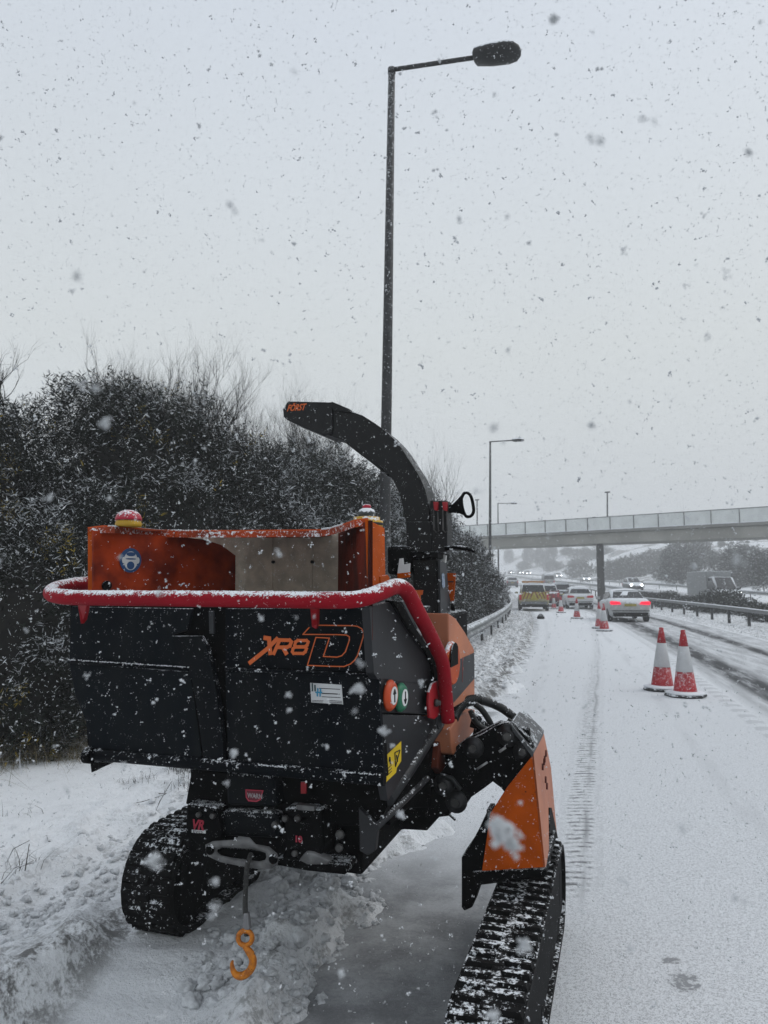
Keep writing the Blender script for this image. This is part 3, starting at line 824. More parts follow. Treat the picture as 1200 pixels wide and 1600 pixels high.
# PPE sticker
c = (P0 := LW[0]); nL = (LW[1] - LW[0]).cross(ZZ).normalized()
nL = nL if nL.dot(UA) > 0 else -nL
c = on_plane(203, 875.5, LW[0], nL) + nL * 0.004
st = MB().lathe(c, [(0.052, 0), (0.052, 0.0015)], nL, 36).build('sticker', BLUEP, hop)
lx_ = (LW[1] - LW[0]).normalized()
def disc2(du, dz, ru, rz, name, m, h):
    mb = MB(); pts = [c + nL * h + lx_ * (du + ru * math.cos(t)) + ZZ * (dz + rz * math.sin(t)) for t in np.linspace(0, 2 * math.pi, 25)[:-1]]
    mb.prism(pts, nL * 0.0006); mb.build(name, m, st)
disc2(0, -0.002, 0.033, 0.040, 'helmet_head', LABELW, 0.0018)
disc2(0, 0.026, 0.022, 0.009, 'helmet_band', BLUEP, 0.0026)
disc2(-0.033, 0.0, 0.009, 0.014, 'ear_defender', LABELW, 0.0028)
disc2(0.033, 0.0, 0.009, 0.014, 'ear_defender', LABELW, 0.0028)
disc2(0, 0.006, 0.026, 0.003, 'eye_band', BLUEP, 0.0030)
disc2(0, -0.022, 0.018, 0.017, 'face_mask', BLUEP, 0.0026)
MB().lathe(on_plane(165, 915, LW[0], nL) + nL * 0.003, [(0.02, 0), (0.02, 0.012)], nL, 16).build('bolt_head', BLACK, hop)
# orange latch and bits beside the corner post
sl = splate([(594, 900), (606, 898), (609, 902), (609, 915), (603, 920), (595, 918)], -0.02, 0.02, 'latch', ORANGEP, hop)

# --- beacons on the hopper corners
def beacon(px, py, b, name, parts):
    base = fb(px, py, b)
    first = None
    for nm, m, prof in parts:
        mb = MB().lathe(base, prof, ZZ, 24)
        if first is None: first = mb.build(name, m, mc)
        else: mb.build(nm, m, first)
    return first
DOME = mat('snowy_red_dome', (0.5, 0.012, 0.04), 0.35, snow=0.27, speck=0.08, speck_scale=120)
beacon(200.5, 823, HB + 0.06, 'beacon', [('base', YEL, [(0.052, 0), (0.054, 0.01), (0.05, 0.024), (0.048, 0.026)]),
    ('dome', DOME, [(0.054, 0.0265), (0.054, 0.034), (0.048, 0.05), (0.036, 0.062), (0.018, 0.069), (0.004, 0.0705)])])
beacon(573, 823, HB + 0.10, 'beacon', [('base', YEL, [(0.062, 0.0), (0.062, 0.022), (0.05, 0.024), (0.05, 0.036), (0.036, 0.038)]),
    ('lens', mat('smoked_lens', (0.05, 0.06, 0.06), 0.3, snow=0.5, speck=0.06), [(0.032, 0.0385), (0.034, 0.05), (0.028, 0.064), (0.018, 0.07)]),
    ('cap', DOME, [(0.014, 0.0705), (0.017, 0.076), (0.014, 0.084), (0.003, 0.086)]),
    ('clip', BLKP, [(0.0628, 0.004), (0.0632, 0.014)])])

# --- red control bar
def bez(pts, n=8):                    # Catmull-Rom through points
    P = [Vector(p) for p in pts]; out = []
    for i in range(len(P) - 1):
        p0 = P[max(i - 1, 0)]; p1 = P[i]; p2 = P[i + 1]; p3 = P[min(i + 2, len(P) - 1)]
        for k in range(n):
            t = k / n
            out.append(0.5 * ((2 * p1) + (p2 - p0) * t + (2 * p0 - 5 * p1 + 4 * p2 - p3) * t * t + (3 * p1 - p0 - 3 * p2 + p3) * t ** 3))
    out.append(P[-1]); return out
barp = bez([fb(150, 911, 0.28), fb(118, 913, 0.2), fb(88, 919, 0.06), fb(79, 927, -0.06), fb(92, 932, -0.13), fb(125, 934, -0.15), fb(240, 935, -0.15), fb(400, 936.5, -0.15), fb(520, 938, -0.14), fb(565, 935, -0.11), fb(598, 924, -0.03), fb(615, 917, 0.05)] +
           [sd(626, 917, 0.05), sd(637, 926, 0.06), sd(651, 952, 0.065), sd(672, 992, 0.065), sd(688, 1026, 0.06), sd(693, 1045, 0.06), sd(696, 1080, 0.06), sd(700, 1127, 0.06)], 6)
bar = MB().tube(barp, [0.0285] * 84 + [0.0285] * (len(barp) - 84), 14).build('control_bar', REDBAR, mc)
snow_crust('snow_crust', [p + ZZ * 0.027 for p in barp[:72]], 0.0042, 1500, bar, 11, per=25)
MB().prism([fb(121, 944, -0.12), fb(136, 944, -0.12), fb(131, 968, -0.06), fb(126, 975, -0.06)], UB * 0.02).build('bar_bracket', RED, bar, 0.002)
MB().prism([fb(484, 946, -0.14), fb(497, 946, -0.14), fb(496, 975, -0.02), fb(493, 983, -0.01), fb(487, 979, -0.01)], UB * 0.018).build('bar_bracket', RED, bar, 0.002)
MB().tube([fb(488, 937.8, -0.139), fb(510, 938, -0.139), fb(540, 937.3, -0.128)], 0.0292, 12).build('worn_tape', mat('black_tape', (0.01, 0.01, 0.01), 0.6, snow=0.7, speck=0.08), bar)
rbk = splate([(676, 1068), (684, 1064), (694, 1066), (697, 1124), (692, 1122), (686, 1118), (679, 1124), (672, 1122), (670, 1100), (671, 1082)], 0.03, 0.012, 'pivot_plate', RED, bar)
MB().lathe(sd(680, 1098, 0.032), [(0.016, 0), (0.016, 0.01), (0.01, 0.012), (0.01, 0.022)], _n2, 12).build('pivot_bolt', STEEL, bar)
splate([(684, 1116), (692, 1117), (691, 1135), (686, 1140), (683, 1132)], 0.03, 0.008, 'strap', GREY, mc)

# --- chute
CB = 1.30
ch = empty('discharge_chute', (0, 0, 0)); ch.parent = mc
outer = [(519, 629), (530, 633), (546, 643), (566, 650), (588, 664), (604, 676), (618, 690), (629, 704), (639, 720), (649, 735), (657, 750), (663, 764), (667, 780), (670, 797), (671, 818)]
inner = [(510, 679), (525, 684), (541, 690), (560, 701), (576, 712), (590, 724), (600, 733), (608, 742), (615, 752), (621, 764), (627, 780), (630, 795), (632, 805), (634, 812), (635, 818)]
D = 0.2
mb = MB()
for k in range(len(outer) - 1):
    q = [fb(*outer[k], CB), fb(*outer[k + 1], CB), fb(*inner[k + 1], CB), fb(*inner[k], CB)]
    n_ = len(mb.v)
    mb.poly(q); mb.poly([p + UB * D for p in reversed(q)])
    mb.poly([q[1], q[0], q[0] + UB * D, q[1] + UB * D], smooth=True)
    mb.poly([q[3], q[2], q[2] + UB * D, q[3] + UB * D], smooth=True)
q = [fb(*outer[0], CB), fb(*inner[0], CB)]; mb.poly([q[0], q[1], q[1] + UB * D, q[0] + UB * D])
bm_ch = mb.build('chute_tube', CHUTE, ch)
def weld(o, d=0.0005):
    bm = bmesh.new(); bm.from_mesh(o.data); bmesh.ops.remove_doubles(bm, verts=bm.verts, dist=d)
    bmesh.ops.recalc_face_normals(bm, faces=bm.faces); bm.to_mesh(o.data); bm.free()
weld(bm_ch)
for p in bm_ch.data.polygons: p.use_smooth = False
mb = MB()                              # folded edge flanges
mb.tube([fb(*p, CB - 0.002) for p in outer[2:]], 0.004, 5)
mb.build('edge_flange', CHUTE, ch)
# inner liner strip that hangs below the throat
mb = MB(); li = [(541, 693), (560, 708), (576, 720), (590, 731), (606, 744)]
lu = [(541, 690), (560, 701), (576, 712), (590, 724), (606, 740)]
for k in range(4):
    mb.prism([fb(*li[k], CB + .02), fb(*li[k + 1], CB + .02), fb(*lu[k + 1], CB + .02), fb(*lu[k], CB + .02)], UB * 0.17)
mb.build('throat_liner', CHUTE, ch)
de = [(450, 627), (519, 628.5), (546, 638), (547, 644), (521, 640), (519, 672), (512, 678), (507, 681), (448, 656), (443, 651), (442, 639)]
dfl = plate([(450, 627), (519, 628.5), (519, 676), (507, 681), (448, 656), (443, 651), (442, 639)], CB - 0.012, 0.225, 'deflector', CHUTE, ch, 0.003)
plate([(517, 628), (520, 628), (546, 639), (546, 644.5), (520, 641)], CB - 0.014, 0.23, 'deflector_hood', CHUTE, ch, 0.002)
text_mesh('deflector_lettering', 'FÖRST', 0.052, ORP, dfl, fb(448, 642.5, CB - 0.0145), UA, (fb(451, 630, CB) - fb(448, 643, CB)), 0.0008, shear=0.12, bold=0.0012, sx=0.72)
# collars and lower duct
MB().prism([fb(634, 815, CB - 0.01), fb(673, 815, CB - 0.01), fb(675, 868, CB - 0.01), fb(636, 868, CB - 0.01)], UB * 0.24).build('collar', CHUTE, ch, 0.004)
MB().prism([fb(626, 862, CB - 0.03), fb(684, 862, CB - 0.03), fb(684, 872, CB - 0.03), fb(626, 872, CB - 0.03)], UB * 0.28).build('collar_ring', BLACK, ch, 0.004)
MB().prism([fb(642, 872, CB), fb(683, 872, CB), fb(686, 1010, CB), fb(650, 1010, CB)], UB * 0.22).build('lower_duct', CHUTE, ch, 0.012)
PD = fb(684, 872, CB)
g_ = [on_plane(x, y, PD + UA * 0.005, UA) for x, y in ((684, 874), (694, 880), (701, 960), (708, 1040), (686, 1040))]
MB().prism(g_, UA * 0.012).build('duct_side_plate', GREY, ch, 0.002)
dsp = [on_plane(x, y, PD + UA * 0.02, UA) for x, y in ((690, 898), (692, 895), (694, 898), (695, 916), (693, 919), (690.5, 917))]
MB().prism(dsp, UA * 0.002).build('round_sticker', mat('pale_blue_sticker', (0.3, 0.38, 0.5), 0.5, var=0.6, vscale=90), ch)
MB().prism([fb(690, 866, CB + .1), fb(697, 868, CB + .1), fb(694, 892, CB + .1), fb(690, 880, CB + .1)], UB * .02).build('pale_tag', WHITE, ch)
# rotation handle
hd = MB().tube(bez([fb(x, y, CB + .06) for x, y in ((721, 779), (725, 771), (731, 770.5), (736, 776), (739, 788), (740, 799), (736, 806), (729, 807), (725, 801), (722, 790))] + [fb(721, 779, CB + .06)], 4)[:-1], 0.0085, 8, closed=True)
hd.prism([fb(x, y, CB + .055) for x, y in ((694, 790), (707, 788), (714, 781), (721, 773), (723, 790), (727, 806), (717, 802), (707, 801), (694, 802))], UB * 0.012)
hd.build('turning_handle', BLACK, ch)
for x0 in (680, 694):
    cl_ = MB()
    cl_.prism([fb(x0 - 3, 784, CB - .03), fb(x0 + 4, 784, CB - .03), fb(x0 + 3, 798, CB - .03), fb(x0 - 2, 797, CB - .03)], UB * 0.03)
    o = cl_.build('clamp_grip', RED, ch, 0.001)
    MB().tube([fb(x0 - 2, 796, CB - .03), fb(x0 - 2, 828, CB - .03), fb(x0 + 2, 832, CB - .03), fb(x0 + 5, 830, CB - .03), fb(x0 + 4, 800, CB - .03)], 0.0035, 5).build('clamp_loop', STEEL, o)
MB().prism([fb(672, 782, CB + .0), fb(698, 782, CB + .0), fb(699, 862, CB + .0), fb(673, 862, CB + .0)], UB * 0.12).build('clamp_mount', CHUTE, ch, 0.003)
MB().tube(bez([fb(695, 857, CB), fb(712, 855, CB), fb(730, 858, CB), (fb(742, 862, CB))], 5), [0.012] * 12 + [0.007] * 4, 8).build('lever', BLACK, ch)
# things beside the duct
MB().prism([fb(604, 852, CB - .1), fb(636, 852, CB - .1), fb(636, 898, CB - .1), fb(604, 898, CB - .1)], UB * 0.2).build('air_cleaner', BLACK, mc, 0.02)
tg = plate([(624, 873), (630, 872), (631, 882), (641, 880), (640, 894), (621, 896)], 0.6, 0.004, 'snowy_tag', WHITE, mc, 0)
plate([(620, 895), (640, 893.5), (639, 902), (621, 904)], 0.6, 0.02, 'tag_foot', ORANGEP, tg)
plate([(646, 922), (661, 922), (660, 929), (657, 930), (658, 950), (652, 940), (650, 930), (646, 930)], 0.95, 0.004, 'orange_lettering', ORP, mc, 0)
ob = [fb(x, y, 1.5) for x, y in ((695, 895), (712, 896), (709, 938), (704, 940))]
o = MB().prism(ob, UB * 0.01).build('orange_bracket', ORANGEP, mc, 0.001)
plate([(700, 908), (709, 908), (708, 910), (700, 910)], 1.498, 0.001, 'bracket_print', BLKP, o, 0)
MB().tube([fb(706, 940, 1.5), fb(708, 955, 1.5)], 0.012, 6).build('bracket_stay', BLACK, mc)
MB().mbox(-0.32, -0.06, 1.0, 1.75, 1.1, 1.42).build('side_locker', BLACK, mc, 0.02)
# faceted engine cover on the far right
P1 = [(701, 958), (712, 966), (727, 988), (741, 1014), (739, 1020), (716, 1008), (702, 1008)]
n3 = _n2
PE = MO + UA * 0.03
def ep(L_, d=0.0): return [on_plane(x, y, PE + n3 * d, n3) for x, y in L_]
cov = MB().prism(ep([(701, 958), (712, 966), (727, 988), (741, 1014), (742, 1086), (709, 1106), (702, 1106)]), n3 * -0.25).build('engine_cover', PEACH, mc, 0.006)
MB().prism(ep([(714, 1032), (741, 1020), (741.5, 1060), (709, 1098), (704, 1098), (703, 1060)], 0.003), n3 * -0.003).build('grey_flash', GREY, cov)
text_mesh('faded_lettering', 'FÖRST', 0.16, mat('faded_red_print', (0.3, 0.08, 0.07), 0.6, var=0.4), cov, ep([(722, 1066)], 0.005)[0], UB, ZZ, 0.0006, shear=0.2, sx=0.45)
hc = ep([(703, 1036)], 0.02)[0]
cp_ = MB().lathe(hc, [(0.092, 0), (0.092, 0.01), (0.086, 0.02)], n3, 28).build('round_cap', ORANGE, mc)
MB().prism([hc + n3 * 0.0205 + UB * 0.088 * math.cos(t) + ZZ * 0.088 * math.sin(t) for t in np.linspace(-.1, math.pi + .1, 15)], n3 * 0.004).build('cap_opening', BLACK, cp_)
MB().prism(ep([(703, 1140), (716, 1120), (742, 1108), (742, 1142), (728, 1158), (709, 1180), (706, 1178)], -0.01), n3 * -0.2).build('lower_cover', PEACH, mc, 0.006)
MB().prism(ep([(690, 1130), (704, 1132), (706, 1178), (690, 1210), (684, 1200)], -0.06), n3 * -0.1).build('inner_cover', mat('rust_orange', (0.14, 0.022, 0.005), 0.7, var=0.5), mc, 0.006)

# --- chassis, winch and underside
CHX = BLACK
MB().mbox(-0.885, -0.14, 0.24, 1.9, 0.62, 1.10).build('chassis', CHX, mc, 0.012)
plate([(300, 1198), (604, 1220), (604, 1262), (585, 1296), (585, 1330), (572, 1337), (560, 1322), (560, 1290), (380, 1290), (290, 1256)], 0.13, 0.10, 'crossmember', CHX, mc, 0.004)
plate([(560, 1262), (590, 1292), (586, 1330), (574, 1337), (562, 1330)], 0.10, 0.03, 'corner_gusset', GREYD, mc, 0.003)
gx = plate([(291, 1256), (338, 1262), (346, 1300), (340, 1340), (326, 1341), (289, 1302)], 0.06, 0.14, 'winch_motor', BLACK, mc, 0.01)
plate([(352, 1206), (430, 1212), (432, 1262), (354, 1258)], 0.07, 0.12, 'winch_cover', NAVY, mc, 0.012)
plate([(344, 1266), (436, 1270), (438, 1312), (346, 1308)], 0.09, 0.12, 'winch_drum', NAVY, mc, 0.02)
gb = plate([(444, 1262), (502, 1266), (506, 1320), (498, 1350), (440, 1344)], 0.06, 0.14, 'winch_gearbox', BLACK, mc, 0.012)
plate([(434, 1340), (540, 1352), (545, 1362), (538, 1367), (480, 1361), (432, 1352)], 0.10, 0.1, 'skid_plate', BLACK, mc, 0.004)
for px, py, r in ((532, 1303, 0.016), (531, 1324, 0.014), (431, 1288, 0.013), (447, 1278, 0.012), (466, 1278, 0.012), (334, 1274, 0.011), (312, 1272, 0.010), (462, 1332, 0.012)):
    MB().lathe(fb(px, py, 0.055), [(r, 0), (r, -0.012), (r * 0.6, -0.016)], UB, 8).build('bolt', STEEL, mc)
for px in ((366, 1220, 376, 1222), (470, 1222, 478, 1240)):
    plate([(px[0], px[1]), (px[2], px[1]), (px[2], px[3]), (px[0], px[3])], 0.12, 0.01, 'red_hose_end', RED, mc, 0)
plate([(462, 1257), (490, 1260), (491, 1268), (464, 1266)], 0.055, 0.03, 'winch_clutch', ALU, mc, 0.004)
rkk = plate([(465, 1345), (478, 1330), (490, 1332), (518, 1345), (510, 1352), (480, 1352)], 0.05, 0.04, 'shackle', ALU, mc, 0.01)
lg = plate([(383.5, 1233.5), (411.5, 1235), (407, 1250), (401, 1253), (388, 1252), (384, 1246)], 0.066, 0.002, 'winch_badge', PINK, mc, 0)
plate([(385, 1235), (409.5, 1236.4), (405.5, 1248.8), (400, 1251.3), (389, 1250.3), (385.5, 1245)], 0.065, 0.002, 'badge_field', mat('badge_dark_red', (0.12, 0.008, 0.02), 0.6), lg, 0)
text_mesh('badge_lettering', 'WARN', 0.024, mat('badge_grey', (0.3, 0.26, 0.27), 0.6), lg, fb(386.5, 1246, 0.0625), UA, ZZ, 0.0004, bold=0.0006, sx=0.83)
text_mesh('winch_lettering', 'VR', 0.05, PINK, gx, fb(299, 1295, 0.055), UA, ZZ, 0.0005, shear=0.25, outline=0.0016, sx=0.85)
ev = plate([(299.5, 1296.5), (321, 1298), (321, 1302.5), (299.5, 1301)], 0.056, 0.002, 'name_plate', LABELW, gx, 0)
text_mesh('winch_lettering', 'EVO', 0.013, BLKP, ev, fb(301, 1300.8, 0.0545), UA, ZZ, 0.0003, sx=1.7)
text_mesh('winch_lettering', '10', 0.03, PINK, gb, fb(460, 1315, 0.055), UA, ZZ, 0.0005, outline=0.0014)
text_mesh('winch_lettering', 's', 0.022, LABELW, gb, fb(470, 1318, 0.055), UA, ZZ, 0.0003)
# hawse fairlead (plate with a slot)
def ff(L_): return [(160 + x * 460 / 1200, 1180 + y * 460 / 1200) for x, y in L_]
fo = ff([(420, 365), (450, 350), (535, 345), (560, 330), (600, 335), (625, 362), (680, 372), (712, 400), (718, 420), (715, 445), (690, 462), (640, 466), (560, 452), (480, 436), (430, 412), (420, 390)])
fi = ff([(470, 385), (490, 376), (540, 378), (580, 382), (610, 384), (640, 390), (665, 398), (668, 412), (664, 426), (640, 432), (600, 428), (560, 422), (520, 416), (485, 408), (474, 400), (468, 392)])
mb = MB()
n_ = len(fo); O1 = [fb(*p, 0.02) for p in fo]; I1 = [fb(*p, 0.025) for p in fi]; I2 = [fb(*p, 0.05) for p in fi]; O2 = [fb(*p, 0.05) for p in fo]
mid_ = [(a.lerp(b, 0.5) - UB * 0.010) for a, b in zip(O1, I1)]
for k in range(n_):
    j = (k + 1) % n_
    for A_, B_ in ((O1, mid_), (mid_, I1), (I1, I2), (O2, O1)):
        mb.poly([A_[k], A_[j], B_[j], B_[k]], smooth=True)
fr = mb.build('fairlead', ALU, mc); weld(fr)
for q in ff([(440, 385), (698, 422)]):
    MB().lathe(fb(*q, 0.012), [(0.017, 0), (0.017, -0.006), (0.010, -0.010)], UB, 14).build('fairlead_bolt', BLACK, fr)
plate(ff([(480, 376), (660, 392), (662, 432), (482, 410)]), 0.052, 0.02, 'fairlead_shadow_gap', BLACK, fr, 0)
rp = bez([fb(*ff([(605, 405)])[0], 0.03), fb(*ff([(598, 425)])[0], 0.0), fb(*ff([(590, 450)])[0], -0.012), fb(*ff([(585, 520)])[0], -0.015), fb(*ff([(582, 600)])[0], -0.015), fb(*ff([(584, 660)])[0], -0.015), fb(*ff([(588, 735)])[0], -0.015)], 6)
ROPE = mat('winch_rope', (0.05, 0.05, 0.048), 0.85, var=0.6, vscale=120, bump=0.5, bscale=300)
rope = MB().tube(rp, 0.0095, 8).build('winch_rope', ROPE, mc)
MB().prism([fb(*p, -0.026) for p in ff([(574, 645), (592, 645), (600, 712), (580, 716), (570, 700)])], UB * 0.018).build('thimble', mat('steel_thimble', (0.3, 0.3, 0.31), 0.45, metal=0.6, var=0.4), rope, 0.003)
hp = ff([(578, 770), (590, 790), (606, 812), (614, 838), (608, 866), (592, 888), (568, 900), (546, 896), (534, 880), (529, 862), (528, 848), (531, 838)])
hookm = MB().tube(bez([fb(*p, -0.02) for p in hp], 4), [0.010, .0105, .011, .0115, .012, .0125, .013, .0135, .0135] + [0.0135] * 17 + [0.013, .0125, .012, .0115, .011, .0105, .010, .0095, .009, .0085, .008, .0075, .007, .0065, .006, .0055, .005, .0045, .004][:45 - 26], 10)
hk = hookm.build('hook', HOOK, rope)
ec = ff([(582, 745)])[0]
MB().tube([fb(ec[0] + 11 * math.cos(t), ec[1] + 11.5 * math.sin(t), -0.02) for t in np.linspace(0, 2 * math.pi, 19)[:-1]], 0.0088, 8, closed=True).build('hook_eye', HOOK, hk)

# --- rubber tracks
def stadium(b0, b1, z0, z1, n=12):
    r = (z1 - z0) / 2; zc = (z0 + z1) / 2; pts = []
    for k in range(n + 1):
        t = -math.pi / 2 - math.pi * k / n
        pts.append((b0 + r + r * math.cos(t), zc + r * math.sin(t)))
    for k in range(1, 20): pts.append((b0 + r + (b1 - b0 - 2 * r) * k / 20, z1))
    for k in range(n + 1):
        t = math.pi / 2 - math.pi * k / n
        pts.append((b1 - r + r * math.cos(t), zc + r * math.sin(t)))
    for k in range(1, 20): pts.append((b1 - r - (b1 - b0 - 2 * r) * k / 20, z0))
    return pts
def rubber_track(a0, a1, b0, b1, z0, z1, m, seed):
    rnd = random.Random(seed)
    tr = empty('track_unit', (0, 0, 0)); tr.parent = mc
    prof = stadium(b0 + 0.022, b1 - 0.022, z0 + 0.022, z1 - 0.022)
    inn = stadium(b0 + 0.05, b1 - 0.05, z0 + 0.05, z1 - 0.05)
    mb = MB(); n = len(prof)
    for k in range(n):
        j = (k + 1) % n
        o1, o2, i1, i2 = prof[k], prof[j], inn[k], inn[j]
        f4 = lambda a, p: M3(a, p[0], p[1])
        mb.poly([f4(a0, o1), f4(a1, o1), f4(a1, o2), f4(a0, o2)], True)
        mb.poly([f4(a0, i1), f4(a0, i2), f4(a1, i2), f4(a1, i1)], True)
        mb.poly([f4(a0, o1), f4(a0, o2), f4(a0, i2), f4(a0, i1)])
        mb.poly([f4(a1, o1), f4(a1, i1), f4(a1, i2), f4(a1, o2)])
    # lugs, staggered half width bars
    L_ = [0.0]
    for k in range(n):
        p, q = prof[k], prof[(k + 1) % n]; L_.append(L_[-1] + math.hypot(q[0] - p[0], q[1] - p[1]))
    tot = L_[-1]; cnt = int(tot / 0.068)
    def pos(s):
        s %= tot
        k = max(i for i in range(n) if L_[i] <= s)
        p, q = prof[k], prof[(k + 1) % n]; t = (s - L_[k]) / max(1e-6, L_[k + 1] - L_[k])
        d = Vector((q[0] - p[0], q[1] - p[1])).normalized()
        return (p[0] + (q[0] - p[0]) * t, p[1] + (q[1] - p[1]) * t), d
    w = a1 - a0
    for c_ in range(cnt):
        for half in (0, 1):
            (pb, pz), d = pos((c_ + 0.5 * half) * tot / cnt)
            T = UB * d.x + ZZ * d.y; Nn = -(UB * -d.y + ZZ * d.x)
            ctr = M3((a0 + a1) / 2, (b0 + b1) / 2, (z0 + z1) / 2); here = M3((a0 + a1) / 2, pb, pz)
            if Nn.dot(here - ctr) < 0: Nn = -Nn
            aa, ab = (a0 + 0.004, a0 + w * 0.60) if half == 0 else (a0 + w * 0.40, a1 - 0.004)
            cc = M3((aa + ab) / 2, pb, pz) + Nn * 0.012
            wA = (ab - aa) / 2; jit = rnd.uniform(-.002, .002)
            lo_ = [cc + UA * (sx * wA) + T * (sy * 0.022) - Nn * 0.014 for sx, sy in ((-1, -1), (1, -1), (1, 1), (-1, 1))]
            hi_ = [cc + UA * (sx * (wA - .008)) + T * (sy * 0.015 + jit) + Nn * 0.003 for sx, sy in ((-1, -1), (1, -1), (1, 1), (-1, 1))]
            mb.hull2(lo_, hi_)
    mb.build('rubber_track', m, tr)
    fr = MB().mbox(a0 + 0.05, a1 - 0.05, b0 + 0.2, b1 - 0.2, (z0 + z1) / 2 - 0.07, (z0 + z1) / 2 + 0.08).build('track_frame', BLACK, tr, 0.01)
    r = (z1 - z0) / 2 - 0.055
    for nm, bb in (('idler_wheel', b0 + 0.05 + r), ('drive_sprocket', b1 - 0.05 - r)):
        MB().lathe(M3(a0 + 0.02, bb, (z0 + z1) / 2), [(r, 0), (r, 0.05), (r * 0.5, 0.06), (r * .5, w - 0.1), (r, w - 0.09), (r, w - 0.04), (r * .4, w - .03)], UA, 20).build(nm, BLACK, tr)
    for k in range(4):
        bb = b0 + 0.36 + k * (b1 - b0 - 0.72) / 3
        MB().lathe(M3(a0 + 0.02, bb, z0 + 0.05 + 0.065), [(0.06, 0), (0.06, w - 0.04), (0.03, w - 0.03)], UA, 14).build('roller', BLACK, tr)
    MB().mbox(a1 - 0.035, a1 - 0.012, b0 + 0.12, b1 - 0.12, z0 + 0.09, z1 - 0.09).build('side_rail', BLACK, tr, 0.01)
    return tr
trR = rubber_track(0.265, 0.498, -0.29, 1.60, 0.0, 0.445, RUBBER, 5)
trL = rubber_track(-1.375, -1.12, 0.46, 2.2, 0.08, 0.57, RUBBERD, 6)

# --- right leg: arm, knuckle, guard
arm = empty('leg_arm', (0, 0, 0)); arm.parent = mc
q6 = lambda L_: [(640 + x / 5.0, 1080 + y / 5.0) for x, y in L_]
plate(q6([(430, 400), (500, 365), (560, 340), (640, 290), (700, 260), (750, 246), (790, 250), (850, 290), (910, 350), (960, 420), (970, 480), (930, 550), (880, 610), (810, 700), (745, 795), (705, 745), (670, 692), (580, 760), (480, 830), (440, 890), (400, 915), (355, 912), (320, 890), (220, 800), (215, 740), (230, 650), (300, 560), (360, 470)]), 0.72, 0.05, 'arm_plate', BLACK, arm, 0.004)
plate(q6([(430, 380), (700, 240), (930, 300), (960, 480), (745, 780), (640, 700), (400, 880), (200, 780), (200, 560)]), 0.86, 0.05, 'arm_plate', BLACK, arm, 0.004)
for x, y, r in ((770, 345, .032), (500, 440, .03), (885, 465, .028), (270, 730, .031), (365, 860, .032)):
    c = fb(640 + x / 5, 1080 + y / 5, 0.715)
    o = MB().lathe(c, [(r * 1.5, 0), (r * 1.5, -0.008), (r * 1.05, -0.010), (r, -0.022), (r * .6, -0.026)], UB, 18).build('pivot_pin', mat('oily_steel', (0.022, 0.022, 0.023), 0.4, metal=0.4), arm)
    MB().lathe(c - UB * 0.022, [(r * .55, 0), (r * .55, -0.01)], UB, 6).build('pin_bolt', STEEL, o)
MB().tube([fb(*q6([(530, 605)])[0], 0.70), fb(*q6([(608, 555)])[0], 0.70)], 0.005, 6).build('grease_rod', mat('bright_rod', (0.5, 0.5, 0.5), 0.4, metal=0.5), arm)
MB().tube([fb(*q6([(700, 473)])[0], 0.70), fb(*q6([(750, 440)])[0], 0.70)], 0.006, 6).build('grease_rod', MATS['bright_rod'], arm)
MB().tube([fb(*q6([(235, 655)])[0], 0.70), fb(*q6([(330, 680)])[0], 0.70), fb(*q6([(400, 770)])[0], 0.70)], 0.010, 6).build('small_hose', HOSE, arm)
# spring and steel bits under the body
mb = MB(); s0 = fb(663, 1277, 0.8); s1 = fb(684, 1250, 0.8)
for k in range(6):
    p = s0.lerp(s1, k / 5); mb.tube([p - ZZ * 0.016, p + UA * 0.006, p + ZZ * 0.016], 0.0045, 5)
mb.build('spring', mat('dull_spring_steel', (0.2, 0.2, 0.19), 0.5, metal=0.5, var=0.5), mc)
plate([(640, 1230), (700, 1228), (703, 1262), (702, 1275), (686, 1277), (667, 1298), (631, 1296), (612, 1300), (600, 1285)], 0.75, 0.3, 'leg_mount', BLACK, mc, 0.004)
MB().tube([fb(702, 1273, 0.74), fb(711, 1281, 0.72)], 0.005, 5).build('cable_end', BLACK, mc)
# upper leg behind the guard
gd = empty('leg_guard', (0, 0, 0)); gd.parent = mc
GY = 3.18
fp = [(753, 1361), (852, 1355), (834, 1178), (793, 1229), (766, 1271)]
Fp = [at(x, y, GY + 0.0) for x, y in fp]
Fp = [fb(x, y, 0.68) for x, y in fp]
bp_ = [at(806, 1325, 3.95), at(872, 1306, 3.85), at(851, 1146, 3.72), at(822, 1180, 3.85), at(806, 1240, 3.95)]
mb = MB()
mb.poly(Fp)
guard = MB().prism(Fp, UB * 0.004).build('guard_front', ORANGEP, gd, 0.0015)
sidep = [Fp[1], at(858, 1344, 3.3), at(866, 1312, 3.55), at(861, 1258, 3.55), at(864, 1270, 3.75), at(869, 1298, 3.85), at(869, 1283, 3.9), at(860, 1195, 3.75), at(850, 1146, 3.7), Fp[2]]
mb = MB()
S_ = [Fp[1], at(858, 1343, 3.32), at(857, 1262, 3.45), Fp[2]]
mb.prism(S_, UA * -0.008)
S2 = [at(857, 1262, 3.45), at(870, 1300, 3.86), at(868, 1278, 3.88), at(861, 1200, 3.78), at(850, 1147, 3.68), Fp[2]]
mb.prism(S2, UA * -0.008)
MB.build(mb, 'guard_side', PEACH, gd)
MB().prism([at(859, 1300, 3.40), at(872, 1310, 3.84), at(862, 1262, 3.66), at(859, 1262, 3.45)], UA * -0.05).build('guard_opening', BLACK, gd)
text_mesh('guard_lettering', 'FÖRST', 0.052, mat('brown_print', (0.12, 0.03, 0.02), 0.6), gd, at(843.5, 1205, 3.36) + UA * 0.012, (at(849, 1170, 3.36) - at(842.5, 1210, 3.36)), UB * -0.6 - ZZ * 0.15 + UA * -0.3, 0.0006, sx=0.8) if False else None
